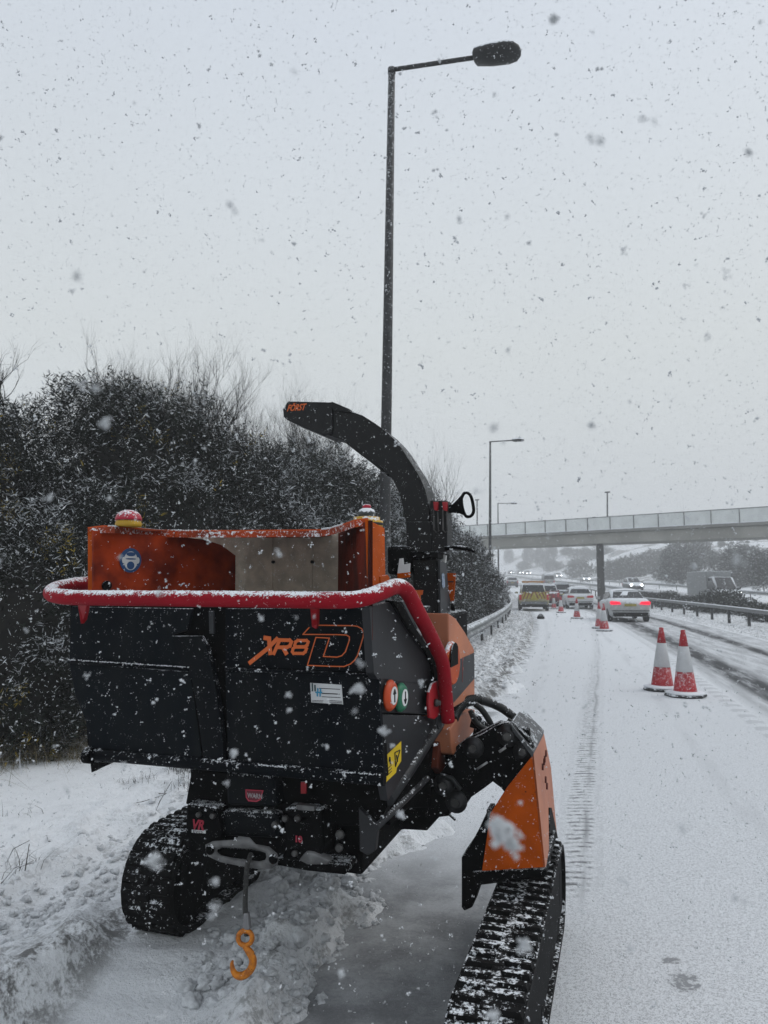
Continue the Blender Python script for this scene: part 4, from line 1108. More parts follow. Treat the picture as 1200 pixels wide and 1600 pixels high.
for (xx, yy, hh_) in ((843, 1198, 8), (846, 1186, 7), (848, 1177, 6), (847.5, 1218, 7), (849.5, 1228, 6), (845, 1190, 6)):
    Pq = at(xx, yy, 3.37) + UA * 0.014
    MB().tube([Pq - ZZ * 0.014, Pq + ZZ * 0.012 + UB * 0.01], 0.0045, 4).build('guard_print', mat('brown_print', (0.12, 0.03, 0.02), 0.6), gd)
cap = MB().prism([fb(797, 1131, .69), fb(811, 1137, .69), fb(832, 1164, .69), fb(834, 1178, .675), at(850, 1147, 3.66), at(851, 1139, 3.66), at(824, 1112, 3.7), at(812, 1111, 3.68)], (0, 0, -0.012))
MB().hull2([fb(798, 1131, .69), fb(834, 1176, .675), at(850, 1141, 3.62), at(822, 1112, 3.66), at(811, 1112, 3.6)],
           [fb(800, 1141, .69), fb(832, 1184, .675), at(849, 1149, 3.62), at(822, 1120, 3.66), at(811, 1122, 3.6)]).build('guard_cap', mat('brushed_grey_cap', (0.085, 0.09, 0.095), 0.55, var=0.5, vscale=40, snow=0.2, bump=0.3), gd, 0.003)
MB().prism([fb(738, 1362, .70), fb(852, 1357, .70), fb(855, 1366, .70), fb(850, 1371, .70), fb(744, 1384, .70)], UB * 0.5).build('track_skirt', BLACK, gd, 0.004)
plate([(762, 1266), (748, 1296), (735, 1320), (721, 1340), (721, 1418), (725, 1424), (738, 1418), (748, 1388), (755, 1362), (767, 1275)], 0.71, 0.12, 'leg_bracket', BLACK, gd, 0.006)
plate([(760, 1265), (768, 1265), (768, 1300), (760, 1300)], 0.75, 0.1, 'leg_bracket_edge', BLACK, gd, 0.004)
# --- hydraulic hoses
hs = MB().tube(bez([at(712, 1118, 3.45), at(722, 1101, 3.5), at(742, 1093, 3.55), at(765, 1098, 3.6), at(786, 1108, 3.62), at(803, 1121, 3.6)], 8), 0.021, 10)
hose = hs.build('hydraulic_hose', HOSE, arm)
mb = MB(); wrap = bez([at(708, 1124, 3.42), at(715, 1108, 3.47), at(730, 1096, 3.52), at(748, 1093, 3.56)], 8)
for k in range(0, len(wrap) - 1):
    p = wrap[k]; t = (wrap[k + 1] - p).normalized(); mb.lathe(p, [(0.021, 0), (0.026, 0.006), (0.021, 0.012)], t, 10)
mb.build('spiral_wrap', HOSE, hose)
MB().tube(bez([at(742, 1100, 3.5), at(752, 1108, 3.5), at(762, 1122, 3.5), at(768, 1134, 3.5)], 6), 0.014, 8).build('hydraulic_hose', HOSE, arm)
MB().tube(bez([at(735, 1110, 3.45), at(745, 1130, 3.45), at(764, 1140, 3.45), at(790, 1134, 3.5), at(798, 1124, 3.5)], 6), 0.013, 8).build('hydraulic_hose', HOSE, arm)
for (x, y) in ((744, 1128), (752, 1136), (765, 1141), (748, 1142)):
    MB().lathe(at(x, y, 3.5), [(0.024, -0.03), (0.024, 0.02), (0.014, 0.03)], (0.3, 0.2, 1), 8).build('hose_fitting', BLACK, arm)
MB().tube([sd(700, 1135, -0.03), sd(694, 1165, -0.05), sd(690, 1200, -0.05), sd(688, 1240, -0.06)], 0.018, 8).build('hydraulic_hose', HOSE, mc)
MB().prism(ep([(668, 1130), (700, 1132), (702, 1180), (695, 1215), (690, 1262), (640, 1262), (610, 1290), (606, 1255)], -0.09), n3 * -0.1).build('side_frame', BLACK, mc, 0.005)
# ================================================================== ROADSIDE
# ---- street lamps (10 m columns along the verge)
def lamp(Y, px_top, px_base, top_py, arm_px, head_w, lbl, yaw=None, hz=9.62, headrot=0.0):
    w = -2.0
    X = (px_base - 600) / F * Y
    base = Vector((X, Y, float(RZ(Y)) + 0.0))
    r = empty('street_lamp', base, lbl, 'street lamp', 'street lamps along the verge')
    top = at(px_top, top_py, Y * 1.0)
    top = Vector((top.x, Y, top.z))
    prof_n = 12
    path = [base, base.lerp(top, 0.16), base.lerp(top, 0.165), base.lerp(top, 0.5), top]
    MB().tube(path, [0.105, 0.105, 0.088, 0.075, 0.052], prof_n).build('column', GALVD, r)
    ax = rdir(Y)[1]
    hd0 = arm_px(Y, top)
    MB().tube([top - ZZ * 0.03, top + ZZ * 0.05], 0.062, 10).build('collar', GALVD, r)
    MB().tube([top + ZZ * 0.03, hd0], 0.034, 8).build('arm', GALVD, r)
    d = (hd0 - top - ZZ * 0.03).normalized(); s = d.cross(ZZ).normalized(); u = s.cross(d)
    prof = [(0, .07, .05), (.03, .10, .075), (.25, .125, .085), (.5, .13, .085), (.62, .11, .07), (.69, .06, .04), (.71, .01, .01)]
    mb = MB(); n = 14; 
    for (t, wd, hh) in prof:
        for q in range(n):
            a = 2 * math.pi * q / n
            z_ = math.sin(a); zz = hh * (z_ if z_ > 0 else z_ * 0.75)
            mb.v.append(hd0 + d * (t * head_w) + s * math.cos(a) * wd * head_w * 1.75 + u * zz * head_w * 1.5)
    for k in range(len(prof) - 1):
        for q in range(n):
            q2 = (q + 1) % n
            mb.f.append((k * n + q, k * n + q2, (k + 1) * n + q2, (k + 1) * n + q)); mb.sm.append(True)
    mb.f.append(tuple(range(n))); mb.sm.append(False)
    hdm = mb.build('lantern', mat('lantern_shell', (0.02, 0.021, 0.022), 0.5, snow=0.6, speck=0.05, speck_scale=30), r)
    MB().lathe(hd0 + d * .45 * head_w + u * 0.09 * head_w, [(0.07, 0), (0.07, 0.05), (0.05, 0.08)], u, 14).build('photocell', mat('photocell', (0.3, 0.32, 0.33), 0.4), hdm)
    return r
def arm_to(px, py, k=1.0):
    return lambda Y, top: at(px, py, Y * k)
lamp(10.7, 612, 597, 112, arm_to(741, 90, 0.955), 0.98, 'tall street lamp closest to the camera, its lantern high above the chipper')
lamp(40.5, 766, 764, 691, arm_to(802, 688, 0.97), 0.95, 'second street lamp beyond the chipper, left of the road before the bridge')
lamp(72.0, 778, 778, 787, arm_to(799, 786.4, 0.98), 0.95, 'third street lamp along the verge, smaller, at the bridge')
lamp(99.0, 770, 769, 821, arm_to(783, 821, 0.985), 0.95, 'farthest and smallest street lamp, half hidden behind the bridge')

# ---- guard rails
def wbeam(path, side, m, name, parent):
    prof = [(0.0, .31), (.03, .27), (.075, .22), (.075, .17), (.03, .12), (0, .085 + .05), (0, .10), (.03, .075), (.075, .03), (.075, -.02), (.03, -.06), (0, -.09)]
    prof = [(0.0, .155), (.035, .12), (.07, .09), (.07, .05), (.02, .02), (.02, -.02), (.07, -.05), (.07, -.09), (.035, -.12), (0, -.155)]
    mb = MB(); n = len(prof) * 2
    for (p, sd_) in path:
        for (o, z) in prof: mb.v.append(p + sd_ * o * side + ZZ * z)
        for (o, z) in reversed(prof): mb.v.append(p + sd_ * (o - 0.006) * side + ZZ * z)
    for k in range(len(path) - 1):
        for q in range(n):
            q2 = (q + 1) % n
            mb.f.append((k * n + q, k * n + q2, (k + 1) * n + q2, (k + 1) * n + q)); mb.sm.append(True)
    return mb.build(name, m, parent)
def rail(Y0, Y1, w, hgt, side, lbl, post_dy, ramp=False, top_pipe=False, group=None, step=1.0, cat='guard rail'):
    b = road(w, Y0); r = empty('guard_rail', b, lbl, cat)
    path = []; Y = Y0
    while Y <= Y1:
        h = hgt if not ramp else hgt * float(sstep(Y, Y0 - 1.2, Y0 + 2.5)) 
        path.append((road(w, Y, h), rdir(Y)[1])); Y += step if Y < 40 else step * 3
    if top_pipe:
        mb = MB()
        for (p, s_), (p2, s2) in zip(path[:-1], path[1:]):
            pass
        pr = [(-.05, .07), (.05, .07), (.05, -.07), (-.05, -.07)]
        n = 4
        for (p, s_) in path:
            for o, z in pr: mb.v.append(p + s_ * o + ZZ * z)
        for k in range(len(path) - 1):
            for q in range(n):
                mb.f.append((k * n + q, k * n + (q + 1) % n, (k + 1) * n + (q + 1) % n, (k + 1) * n + q)); mb.sm.append(False)
        mb.f.append((0, 1, 2, 3)); mb.sm.append(False)
        mb.build('rail', GALV, r)
        crest = [(-.045, .071), (-.02, .10), (.02, .10), (.045, .071)]
        mb = MB(); n = 4
        for (p, s_) in path:
            for o, z in crest: mb.v.append(p + s_ * o + ZZ * (z + 0.01 * noise.noise(p * 3)))
        for k in range(len(path) - 1):
            for q in range(3):
                mb.f.append((k * n + q, k * n + q + 1, (k + 1) * n + q + 1, (k + 1) * n + q)); mb.sm.append(True)
        mb.build('snow_cap', SNOWM, r)
    else:
        wbeam(path, side, GALV, 'rail', r)
        mb = MB()
        for (p, s_) in path:
            for o, z in ((0.0, .155), (0.03, .185), (0.0, .19), (-.02, .156)): mb.v.append(p + s_ * o * side + ZZ * (z + 0.006 * noise.noise(p * 4)))
        for k in range(len(path) - 1):
            for q in range(3):
                mb.f.append((k * 4 + q, k * 4 + q + 1, (k + 1) * 4 + q + 1, (k + 1) * 4 + q)); mb.sm.append(True)
        mb.build('snow_cap', SNOWM, r)
    Y = Y0 + 0.6; cnt = 0
    while Y < Y1 and cnt < 60:
        p = road(w, Y); d_, s_ = rdir(Y)
        h = hgt if not ramp else hgt * float(sstep(Y, Y0 - 1.2, Y0 + 2.5))
        off = -side * 0.07 if not top_pipe else 0
        MB().box(p + s_ * off + ZZ * (h / 2 - .1), 0.06 if not top_pipe else 0.10, 0.11, h + .2, s_, d_).build('post', GALVD, r)
        Y += post_dy * math.cos(float(HD(Y))); cnt += 1
    return r
rail(14.2, 130, -1.2, 0.58, 1, 'snow topped steel guard rail curving along the left verge', 3.2, ramp=True)
rail(20.0, 125, 8.35, 0.66, -1, 'dark steel guard rail on posts right of the slip road', 3.1, top_pipe=True)
rail(60, 330, 12.3, 0.62, -1, 'thin pale guard rail beside the far carriageway', 12, top_pipe=False, step=4)
rail(36, 300, 22.2, 0.66, -1, 'thin guard rail at the foot of the snowy hillside', 9, top_pipe=False, step=4)

# ---- traffic cones
def make_cone(name='traffic_cone'):
    r = empty(name, (0, 0, 0))
    rnd = random.Random(4)
    MB().lathe((0, 0, 0.0), [(0.30, 0), (0.31, 0.015), (0.30, 0.045), (0.25, 0.055)], ZZ, 8, False).build('base', CONEB, r, 0.004)
    MB().lathe((0, 0, 0.05), [(0.295, 0), (0.285, 0.012), (0.22, 0.03), (0.15, 0.034)], ZZ, 16, True).build('snow_cap', SNOWM, r)
    def rad(z): return 0.142 * (1 - (z - 0.06) / 0.94) + 0.032
    MB().lathe((0, 0, 0), [(rad(.06) + .012, .06), (rad(.09), .09), (rad(.37), .37)], ZZ, 24).build('red_body', CONER, r)
    MB().lathe((0, 0, 0), [(rad(.37), .37), (rad(.372) + .004, .374), (rad(.75) + .004, .75), (rad(.752), .752)], ZZ, 24).build('white_sleeve', CONEW, r)
    MB().lathe((0, 0, 0), [(rad(.752), .752), (rad(.93), .93), (rad(.93) - .006, .94), (rad(.96) - .004, .995), (.02, 1.0)], ZZ, 24).build('red_tip', CONER, r)
    return r
def copy_tree(o, parent=None):
    c = o.copy(); C.objects.link(c); c.parent = parent
    for ch_ in list(o.children): copy_tree(ch_, c)
    return c
cones = [(1035, 1078.5, 'front left traffic cone of the nearest pair on the hard shoulder', (0, R(1))),
         (1071, 1088, 'front right traffic cone of the nearest pair, closest to the camera', (0, 0)),
         (937, 982, 'left traffic cone of the pair in front of the silver car', (0, 0)),
         (944.5, 986, 'right traffic cone of the pair in front of the silver car', (0, R(2))),
         (901.5, 966.5, 'single traffic cone in front of the white hatchback', (0, 0)),
         (876.5, 957.5, 'small distant traffic cone between the pickup and the white hatchback', (0, 0)),
         (865.5, 951.5, 'farthest traffic cone, just right of the recovery pickup', (0, 0))]
proto = make_cone()
for i, (px, py, lbl, tl) in enumerate(cones):
    o = proto if i == 0 else copy_tree(proto)
    p = on_ground(px, py); o.location = (p.x, p.y, 0.004); o.rotation_euler = (tl[0], tl[1], i * 1.3)
    tag(o, lbl, 'traffic cone', 'traffic cones along the hard shoulder')

# ---- bridge
bd0, bd1 = Vector((8.9, 69.2, 0)), Vector((26.8, 53.4, 0))
bdir = (bd1 - bd0).normalized(); bn = Vector((bdir.y, -bdir.x, 0)).normalized()
if bn.y > 0: bn = -bn
BO = bd0.lerp(bd1, 0.54)
bridge = empty('footbridge', (BO.x, BO.y, 0), 'long pale concrete bridge with panelled parapet crossing the motorway', 'bridge')
def bp3(t, d, z): return Vector((BO.x, BO.y, 0)) + bdir * t - bn * d + ZZ * z
def deck_z(t): return 0.0
T0, T1 = -34, 40
def bbox(t0, t1, d0, d1, z0, z1, nm, m, par, bev=0.0):
    return MB().prism([bp3(t0, d0, z0), bp3(t1, d0, z0), bp3(t1, d1, z0), bp3(t0, d1, z0)], ZZ * (z1 - z0)).build(nm, m, par, bev)
deck = bbox(T0, T1, 0.25, 3.6, 5.08, 5.95, 'girder', CONC, bridge, 0.03)
bbox(T0, T1, 0, 3.9, 5.96, 6.2, 'deck_edge', mat('pale_concrete', (0.24, 0.24, 0.225), 0.9, snow=0.6, var=0.2, vscale=0.6, speck_scale=4), bridge, 0.02)
bbox(T0, T1, 0.1, 3.8, 6.205, 6.26, 'deck_snow', SNOWM, bridge)
PANEL = mat('parapet_panel', (0.74, 0.77, 0.76), 0.6, var=0.12, vscale=1.5)
for dd in (0.12, 3.78):
    x = T0
    rnd = random.Random(5)
    par = MB()
    for k in range(int((T1 - T0) / 2.0)):
        t = T0 + k * 2.0
        o = MB().prism([bp3(t + 0.05, dd, 6.2), bp3(t + 1.95, dd, 6.2), bp3(t + 1.95, dd, 7.22), bp3(t + 0.05, dd, 7.22)], -bn * 0.03).build('parapet_panel', PANEL, bridge)
    MB().prism([bp3(T0, dd - .03, 7.23), bp3(T1, dd - .03, 7.23), bp3(T1, dd + .06, 7.23), bp3(T0, dd + .06, 7.23)], ZZ * 0.06).build('parapet_rail', GALV, bridge)
    mb = MB()
    for k in range(int((T1 - T0) / 2.0) + 1):
        MB().prism([bp3(T0 + k * 2.0 - .02, dd - .05, 6.2), bp3(T0 + k * 2.0 + .02, dd - .05, 6.2), bp3(T0 + k * 2.0 + .02, dd + .05, 6.2), bp3(T0 + k * 2.0 - .02, dd + .05, 6.2)], ZZ * 1.03).build('parapet_post', mat('grey_post', (0.13, 0.135, 0.135), 0.6, var=0.2), bridge)
pr = at(946, 925, 61.0)
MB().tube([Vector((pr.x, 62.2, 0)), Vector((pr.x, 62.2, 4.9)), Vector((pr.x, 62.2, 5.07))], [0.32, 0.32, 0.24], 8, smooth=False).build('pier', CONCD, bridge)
tt = (Vector((24.2, 0, 0)).x - BO.x) / bdir.x
def bpost(px, top_py, d, lbl, wid=0.06):
    r_ = ray(px, 830); 
    P0 = bp3(0, d, 0); p = on_plane(px, 830, P0, bn)
    q = on_plane(px, top_py, P0, bn)
    r = empty('lamp_post', (p.x, p.y, 6.26), lbl, 'lamp post', 'posts standing on the bridge')
    MB().tube([Vector((p.x, p.y, 6.26)), q], wid, 8).build('column', GALVD, r)
    MB().tube([q - bdir * 0.22, q + bdir * 0.22], 0.06, 6).build('crosshead', GALVD, r)
bpost(949, 769, 0.6, 'tall slim post rising above the bridge over its pier')
bpost(745.5, 781, 0.6, 'slim post above the left end of the bridge, beside the bushes')
def spost(px, top_py, lbl, h=0.5):
    P0 = bp3(0, 3.4, 0); q = on_plane(px, top_py, P0, bn)
    r = empty('short_post', (q.x, q.y, 6.26), lbl, 'post', 'posts standing on the bridge')
    MB().tube([Vector((q.x, q.y, 6.26)), q], 0.04, 6).build('column', GALVD, r)
    MB().box(q, 0.3, 0.12, 0.14, bdir, bn).build('head', GALVD, r)
spost(851, 814, 'short post on the bridge parapet, leftmost of three')
spost(901, 811, 'short post on the bridge parapet, middle of three')
spost(928, 809, 'short post with tilted head on the bridge, rightmost of three')

# ================================================================== VEHICLES
CARM = {}
def car(name, label, px, Y, kind, paint, z=None, oncoming=False, yaw=0.0, brake=False, group=None, cat='car', head=False, width=1.84, X=None):
    if X is None: X = (px - 600) / F * Y
    zz = float(RZ(Y)) if z is None else z
    h = float(HD(Y)) + yaw
    f = Vector((math.sin(h), math.cos(h), 0)); s = Vector((math.cos(h), -math.sin(h), 0))
    if oncoming: f = -f; s = -s
    base = Vector((X, Y, zz))
    r = empty(name, base, label, cat, group)
    hw = width / 2
    def P(x, y, z_): return base + s * x + f * y + ZZ * z_
    # y = 0 rear ... L front
    if kind == 'saloon':
        Lg = 4.8
        body = [(-.0, .74, .42, .72), (.06, .86, .30, .98), (.25, .95, .24, 1.04), (.8, 1.0, .22, 1.06), (2.2, 1.0, .2, .98), (3.5, 1.0, .2, .94), (4.3, .94, .24, .80), (4.7, .8, .3, .66), (4.8, .65, .4, .55)]
        gh = [(.55, .84, .74, 1.02, 1.05), (1.15, .84, .68, 1.02, 1.38), (1.9, .86, .68, 1.0, 1.45), (2.7, .86, .68, .97, 1.42), (3.7, .86, .74, .93, .96)]
        glass_r = ((.62, 1.075), (1.12, 1.36)); gw = (.74, .62)
    elif kind == 'hatch':
        Lg = 4.3
        body = [(0, .8, .4, .8), (.05, .9, .3, 1.0), (.25, .97, .24, 1.04), (.8, 1.0, .22, 1.04), (2.2, 1.0, .2, 1.0), (3.2, 1.0, .2, .98), (3.9, .94, .24, .84), (4.2, .8, .3, .68), (4.3, .65, .4, .55)]
        gh = [(.1, .86, .74, 1.0, 1.06), (.42, .86, .68, 1.0, 1.42), (1.2, .88, .70, 1.0, 1.52), (2.2, .88, .70, 1.0, 1.48), (3.2, .86, .74, .95, .99)]
        glass_r = ((.14, 1.09), (.4, 1.38)); gw = (.76, .62)
    elif kind == 'suv':
        Lg = 4.5
        body = [(0, .85, .45, .95), (.05, .93, .36, 1.1), (.25, .98, .3, 1.14), (.8, 1.0, .28, 1.14), (2.4, 1.0, .28, 1.1), (3.4, 1.0, .28, 1.08), (4.1, .95, .3, .98), (4.4, .85, .36, .8), (4.5, .7, .45, .65)]
        gh = [(.1, .88, .78, 1.1, 1.16), (.35, .88, .74, 1.1, 1.62), (1.2, .9, .75, 1.1, 1.70), (2.3, .9, .75, 1.1, 1.66), (3.3, .88, .78, 1.06, 1.10)]
        glass_r = ((.14, 1.18), (.32, 1.58)); gw = (.78, .68)
    elif kind == 'pickup':
        Lg = 5.2
        body = [(0, .92, .5, 1.05), (.03, .96, .42, 1.1), (.2, 1.0, .40, 1.12), (1.5, 1.0, .38, 1.12), (2.4, 1.0, .36, 1.1), (3.8, 1.0, .36, 1.08), (4.7, .96, .38, 1.02), (5.1, .85, .42, .85), (5.2, .7, .5, .7)]
        gh = [(1.55, .88, .78, 1.08, 1.15), (1.7, .88, .74, 1.08, 1.72), (2.4, .9, .76, 1.08, 1.78), (3.2, .9, .76, 1.08, 1.74), (4.0, .88, .8, 1.04, 1.08)]
        glass_r = ((1.58, 1.2), (1.68, 1.66)); gw = (.78, .68)
    else:                                # van
        Lg = 5.4
        body = [(0, .96, .4, 1.1), (.03, .98, .36, 1.12), (.2, 1.0, .34, 1.12), (1.5, 1.0, .32, 1.12), (2.4, 1.0, .3, 1.12), (4.0, 1.0, .3, 1.14), (4.9, .96, .3, 1.06), (5.3, .88, .36, .85), (5.4, .75, .45, .7)]
        gh = [(.04, .95, .9, 1.1, 1.16), (.08, .95, .86, 1.1, 2.05), (.4, .97, .88, 1.1, 2.2), (3.6, .97, .86, 1.1, 2.15), (4.6, .9, .82, 1.08, 1.12)]
        glass_r = ((.05, 1.3), (.07, 1.85)); gw = (.8, .76)
    mb = MB(); n = 0
    for (y, k, z0, z1) in body:
        w_ = hw * k
        sec = [(-w_ * .86, z0), (-w_ * .97, z0 + .1), (-w_, (z0 + z1) / 2), (-w_ * .97, z1 - .08), (-w_ * .88, z1), (-w_ * .4, z1 + .015), (w_ * .4, z1 + .015), (w_ * .88, z1), (w_ * .97, z1 - .08), (w_, (z0 + z1) / 2), (w_ * .97, z0 + .1), (w_ * .86, z0)]
        n = len(sec); mb.v += [P(x, y, z_) for x, z_ in sec]
    for k in range(len(body) - 1):
        for q in range(n):
            q2 = (q + 1) % n
            mb.f.append((k * n + q, k * n + q2, (k + 1) * n + q2, (k + 1) * n + q)); mb.sm.append(True)
    mb.f.append(tuple(range(n))); mb.f.append(tuple((len(body) - 1) * n + q for q in range(n - 1, -1, -1))); mb.sm += [True, True]
    bod = mb.build('body', paint, r)
    mb = MB()
    for (y, kb, kt, zb, zt) in gh:
        wb, wt_ = hw * kb, hw * kt
        sec = [(-wb, zb - .03), (-(wb * .5 + wt_ * .5), (zb + zt) / 2), (-wt_, zt - .05 if zt - zb > .2 else zt), (-wt_ * .8, zt), (0, zt + (.02 if zt - zb > .2 else 0)), (wt_ * .8, zt), (wt_, zt - .05 if zt - zb > .2 else zt), ((wb * .5 + wt_ * .5), (zb + zt) / 2), (wb, zb - .03)]
        n = len(sec); mb.v += [P(x, y, z_) for x, z_ in sec]
    for k in range(len(gh) - 1):
        for q in range(n):
            q2 = (q + 1) % n
            mb.f.append((k * n + q, k * n + q2, (k + 1) * n + q2, (k + 1) * n + q)); mb.sm.append(True)
    mb.f.append(tuple(range(n))); mb.f.append(tuple((len(gh) - 1) * n + q for q in range(n - 1, -1, -1))); mb.sm += [True, True]
    mb.build('cabin', paint, r)
    # glass panels sit proud of the cabin
    (y0, z0), (y1, z1) = glass_r
    MB().prism([P(-hw * gw[0], y0 - .02, z0), P(hw * gw[0], y0 - .02, z0), P(hw * gw[1], y1 - .02, z1), P(-hw * gw[1], y1 - .02, z1)], f * -0.012).build('rear_window', GLASS, r)
    g0, g1, g2, g3 = gh[1], gh[2], gh[3], gh[4]
    for sgn in (-1, 1):
        xs = lambda g_, top_: sgn * (hw * (g_[2] if top_ else g_[1]) + (.018 if not top_ else .012))
        MB().prism([P(xs(g0, 0) * .985, g0[0] + .05, g0[3] + .06), P(xs(g3, 0) * .985, g3[0] - .25, g3[3] + .05), P(xs(g2, 1), g2[0] + .05, g2[4] - .09), P(xs(g1, 1), g1[0], g1[4] - .09), P(xs(g0, 1), g0[0] + .1, g0[4] - .09)], s * sgn * 0.008).build('side_window', GLASS, r)
    (ya, _, ka, zba, zta), (yb, _, kb_, zbb, ztb) = gh[3], gh[4]
    MB().prism([P(-hw * .76, yb - .05, zbb + .06), P(hw * .76, yb - .05, zbb + .06), P(hw * .66, ya + .06, zta - .05), P(-hw * .66, ya + .06, zta - .05)], f * 0.02 + ZZ * 0.02).build('windscreen', GLASS, r)
    # wheels
    wr = .33 if kind in ('saloon', 'hatch') else .38
    for yy in (.85 if kind != 'pickup' else 1.1, Lg - .85):
        for sgn in (-1, 1):
            c_ = P(sgn * (hw - .22), yy, wr)
            t_ = MB().lathe(c_, [(wr - .03, 0), (wr, .03), (wr, .19), (wr - .03, .215)], s * sgn, 20)
            o = t_.build('tyre', TYRE, r)
            MB().lathe(c_ + s * sgn * .2, [(wr * .6, 0), (wr * .6, .02)], s * sgn, 14).build('rim', GALV, o)
    # rear: valance, lights, plate
    zb_ = body[1][3]
    MB().prism([P(-hw * .8, -.015, .26), P(hw * .8, -.015, .26), P(hw * .82, -.02, .44), P(-hw * .82, -.02, .44)], f * .1).build('rear_valance', BLACK, r)
    lm = mat('brake_light_lit', (0.6, 0.01, 0.03), 0.4, emit=(1, 0.005, 0.05), estr=0.8) if brake else mat('tail_light', (0.35, 0.02, 0.03), 0.4, emit=(1, 0.01, 0.03), estr=0.08)
    tall = kind in ('suv', 'pickup', 'van')
    for sgn in (-1, 1):
        if tall: L_ = [(.80, .72), (.97, .72), (.97, 1.05), (.80, 1.05)]
        else: L_ = [(.44, .80), (.93, .78), (.96, .90), (.90, .95), (.5, .92)]
        MB().prism([P(sgn * hw * x, .0 if x < .9 else .03, z_) for x, z_ in L_], f * -.03).build('tail_light', lm, r)
    yp = mat('yellow_plate', (0.4, 0.33, 0.06), 0.5)
    pz = .62 if not tall else .6
    MB().prism([P(-.26, -.03, pz + .1), P(.26, -.03, pz + .1), P(.26, -.03, pz + .21), P(-.26, -.03, pz + .21)], f * -.01).build('number_plate', yp, r)
    MB().prism([P(-hw * .9, -.02, .5), P(hw * .9, -.02, .5), P(hw * .9, -.02, .53), P(-hw * .9, -.02, .53)], f * -.012).build('bumper_line', BLACK, r)
    # front lights, grille
    hl = mat('headlight_lit', (0.9, 0.9, 0.9), 0.3, emit=(0.95, 1, 1), estr=9.0) if head else mat('headlight', (0.4, 0.4, 0.42), 0.2)
    for sgn in (-1, 1):
        MB().lathe(P(sgn * hw * .68, Lg - .06, .66 if not tall else .78), [(.13 if head else .1, 0), (.12, .08), (.05, .11)], f, 12).build('headlight', hl, r)
    MB().prism([P(-hw * .5, Lg - .02, .42), P(hw * .5, Lg - .02, .42), P(hw * .55, Lg - .04, .62), P(-hw * .55, Lg - .04, .62)], f * .03).build('grille', BLACK, r)
    for sgn in (-1, 1):
        MB().box(P(sgn * (hw + .09), gh[4][0] - .35, gh[4][3] + .1), .2, .12, .13, s, f).build('wing_mirror', paint, r)
    # snow on roof
    mb = MB(); g2_ = gh[1:4]
    for (y, kb, kt, zb, zt) in g2_:
        wt_ = hw * kt
        mb.v += [P(x, y, z_) for x, z_ in ((-wt_ * .95, zt - .03), (-wt_ * .7, zt + .03), (0, zt + .055), (wt_ * .7, zt + .03), (wt_ * .95, zt - .03))]
    for k in range(2):
        for q in range(4):
            mb.f.append((k * 5 + q, k * 5 + q + 1, (k + 1) * 5 + q + 1, (k + 1) * 5 + q)); mb.sm.append(True)
    mb.build('roof_snow', SNOWM, r)
    return r, P, f, s, hw
SILV = mat('silver_paint', (0.46, 0.47, 0.47), 0.45, metal=0.1, snow=0.6, speck=0.03, speck_scale=14, var=0.15)
WHT = mat('white_paint', (0.62, 0.63, 0.64), 0.4, snow=0.5, var=0.1)
DGR = mat('dark_grey_car_paint', (0.04, 0.045, 0.05), 0.4, snow=0.6, speck=0.05, speck_scale=10)
REDP = mat('red_car_paint', (0.2, 0.02, 0.03), 0.4, snow=0.6, speck=0.06, speck_scale=10)
SOCKET = BLACK
car('silver_car', 'silver saloon car with bright red brake lights on the slip road', 982, 33.5, 'saloon', SILV, brake=True, yaw=R(-2))
car('white_hatchback', 'white hatchback with snowy roof ahead of the silver car', 905, 51, 'hatch', WHT, yaw=R(-1), group=None)
r_, P_2, f_2, s_2, hw_2 = car('recovery_pickup', 'pickup with yellow and red chevron tailgate parked on the hard shoulder', 833, 47, 'pickup', mat('pickup_paint', (0.35, 0.33, 0.2), 0.5, snow=0.6, speck=0.06), width=1.9, cat='pickup')
cb = MB().prism([P_2(-.78, -.03, .78), P_2(.78, -.03, .78), P_2(.78, -.03, 1.22), P_2(-.78, -.03, 1.22)], f_2 * -.02).build('chevron_board', mat('fluorescent_yellow', (0.42, 0.36, 0.05), 0.5, snow=0.4), r_)
for k in range(4):
    for sgn in (-1, 1):
        x0 = sgn * (.02 + k * .21)
        pts = [(x0, 1.22), (x0 + sgn * .09, 1.22), (x0 + sgn * .28, .80), (x0 + sgn * .19, .80)]
        pts = [(max(-.77, min(.77, x)), z_) for x, z_ in pts]
        MB().prism([P_2(x, -.052, z_) for x, z_ in pts], f_2 * -.006).build('chevron_stripe', mat('dull_red_stripe', (0.2, 0.05, 0.03), 0.5), cb)
MB().prism([P_2(-.8, -.06, .46), P_2(.8, -.06, .46), P_2(.8, -.06, .62), P_2(-.8, -.06, .62)], f_2 * -.03).build('rear_step', GALV, r_)
MB().prism([P_2(-.7, 2.2, 1.80), P_2(.7, 2.2, 1.80), P_2(.7, 2.2, 1.92), P_2(-.7, 2.2, 1.92)], f_2 * .2).build('light_bar', mat('amber_light_bar', (0.4, 0.18, 0.03), 0.4, snow=0.5), r_)
car('red_van', 'dark red van beside the chevron pickup, mostly hidden by snowfall', 853, 56, 'suv', REDP, width=1.9, cat='van', brake=False)
car('dark_car', 'dark grey car queuing between the pickup and the white hatchback', 876, 63, 'suv', DGR)
car('far_car', 'small dark car far up the road left of the pickup', 800, 118, 'suv', DGR)
car('far_grey_car', 'faint grey car far up the road behind the queue', 857, 125, 'van', mat('mid_grey_car_paint', (0.15, 0.16, 0.17), 0.5, snow=0.5), cat='van', X=(857 - 600) / F * 125)
car('oncoming_car', 'dark oncoming car with headlights lit, right of the bridge pier', 981, 96, 'suv', DGR, oncoming=True, head=True)
car('oncoming_car', 'oncoming car with headlights lit, left of the bridge pier', 910, 178, 'suv', DGR, oncoming=True, head=True)
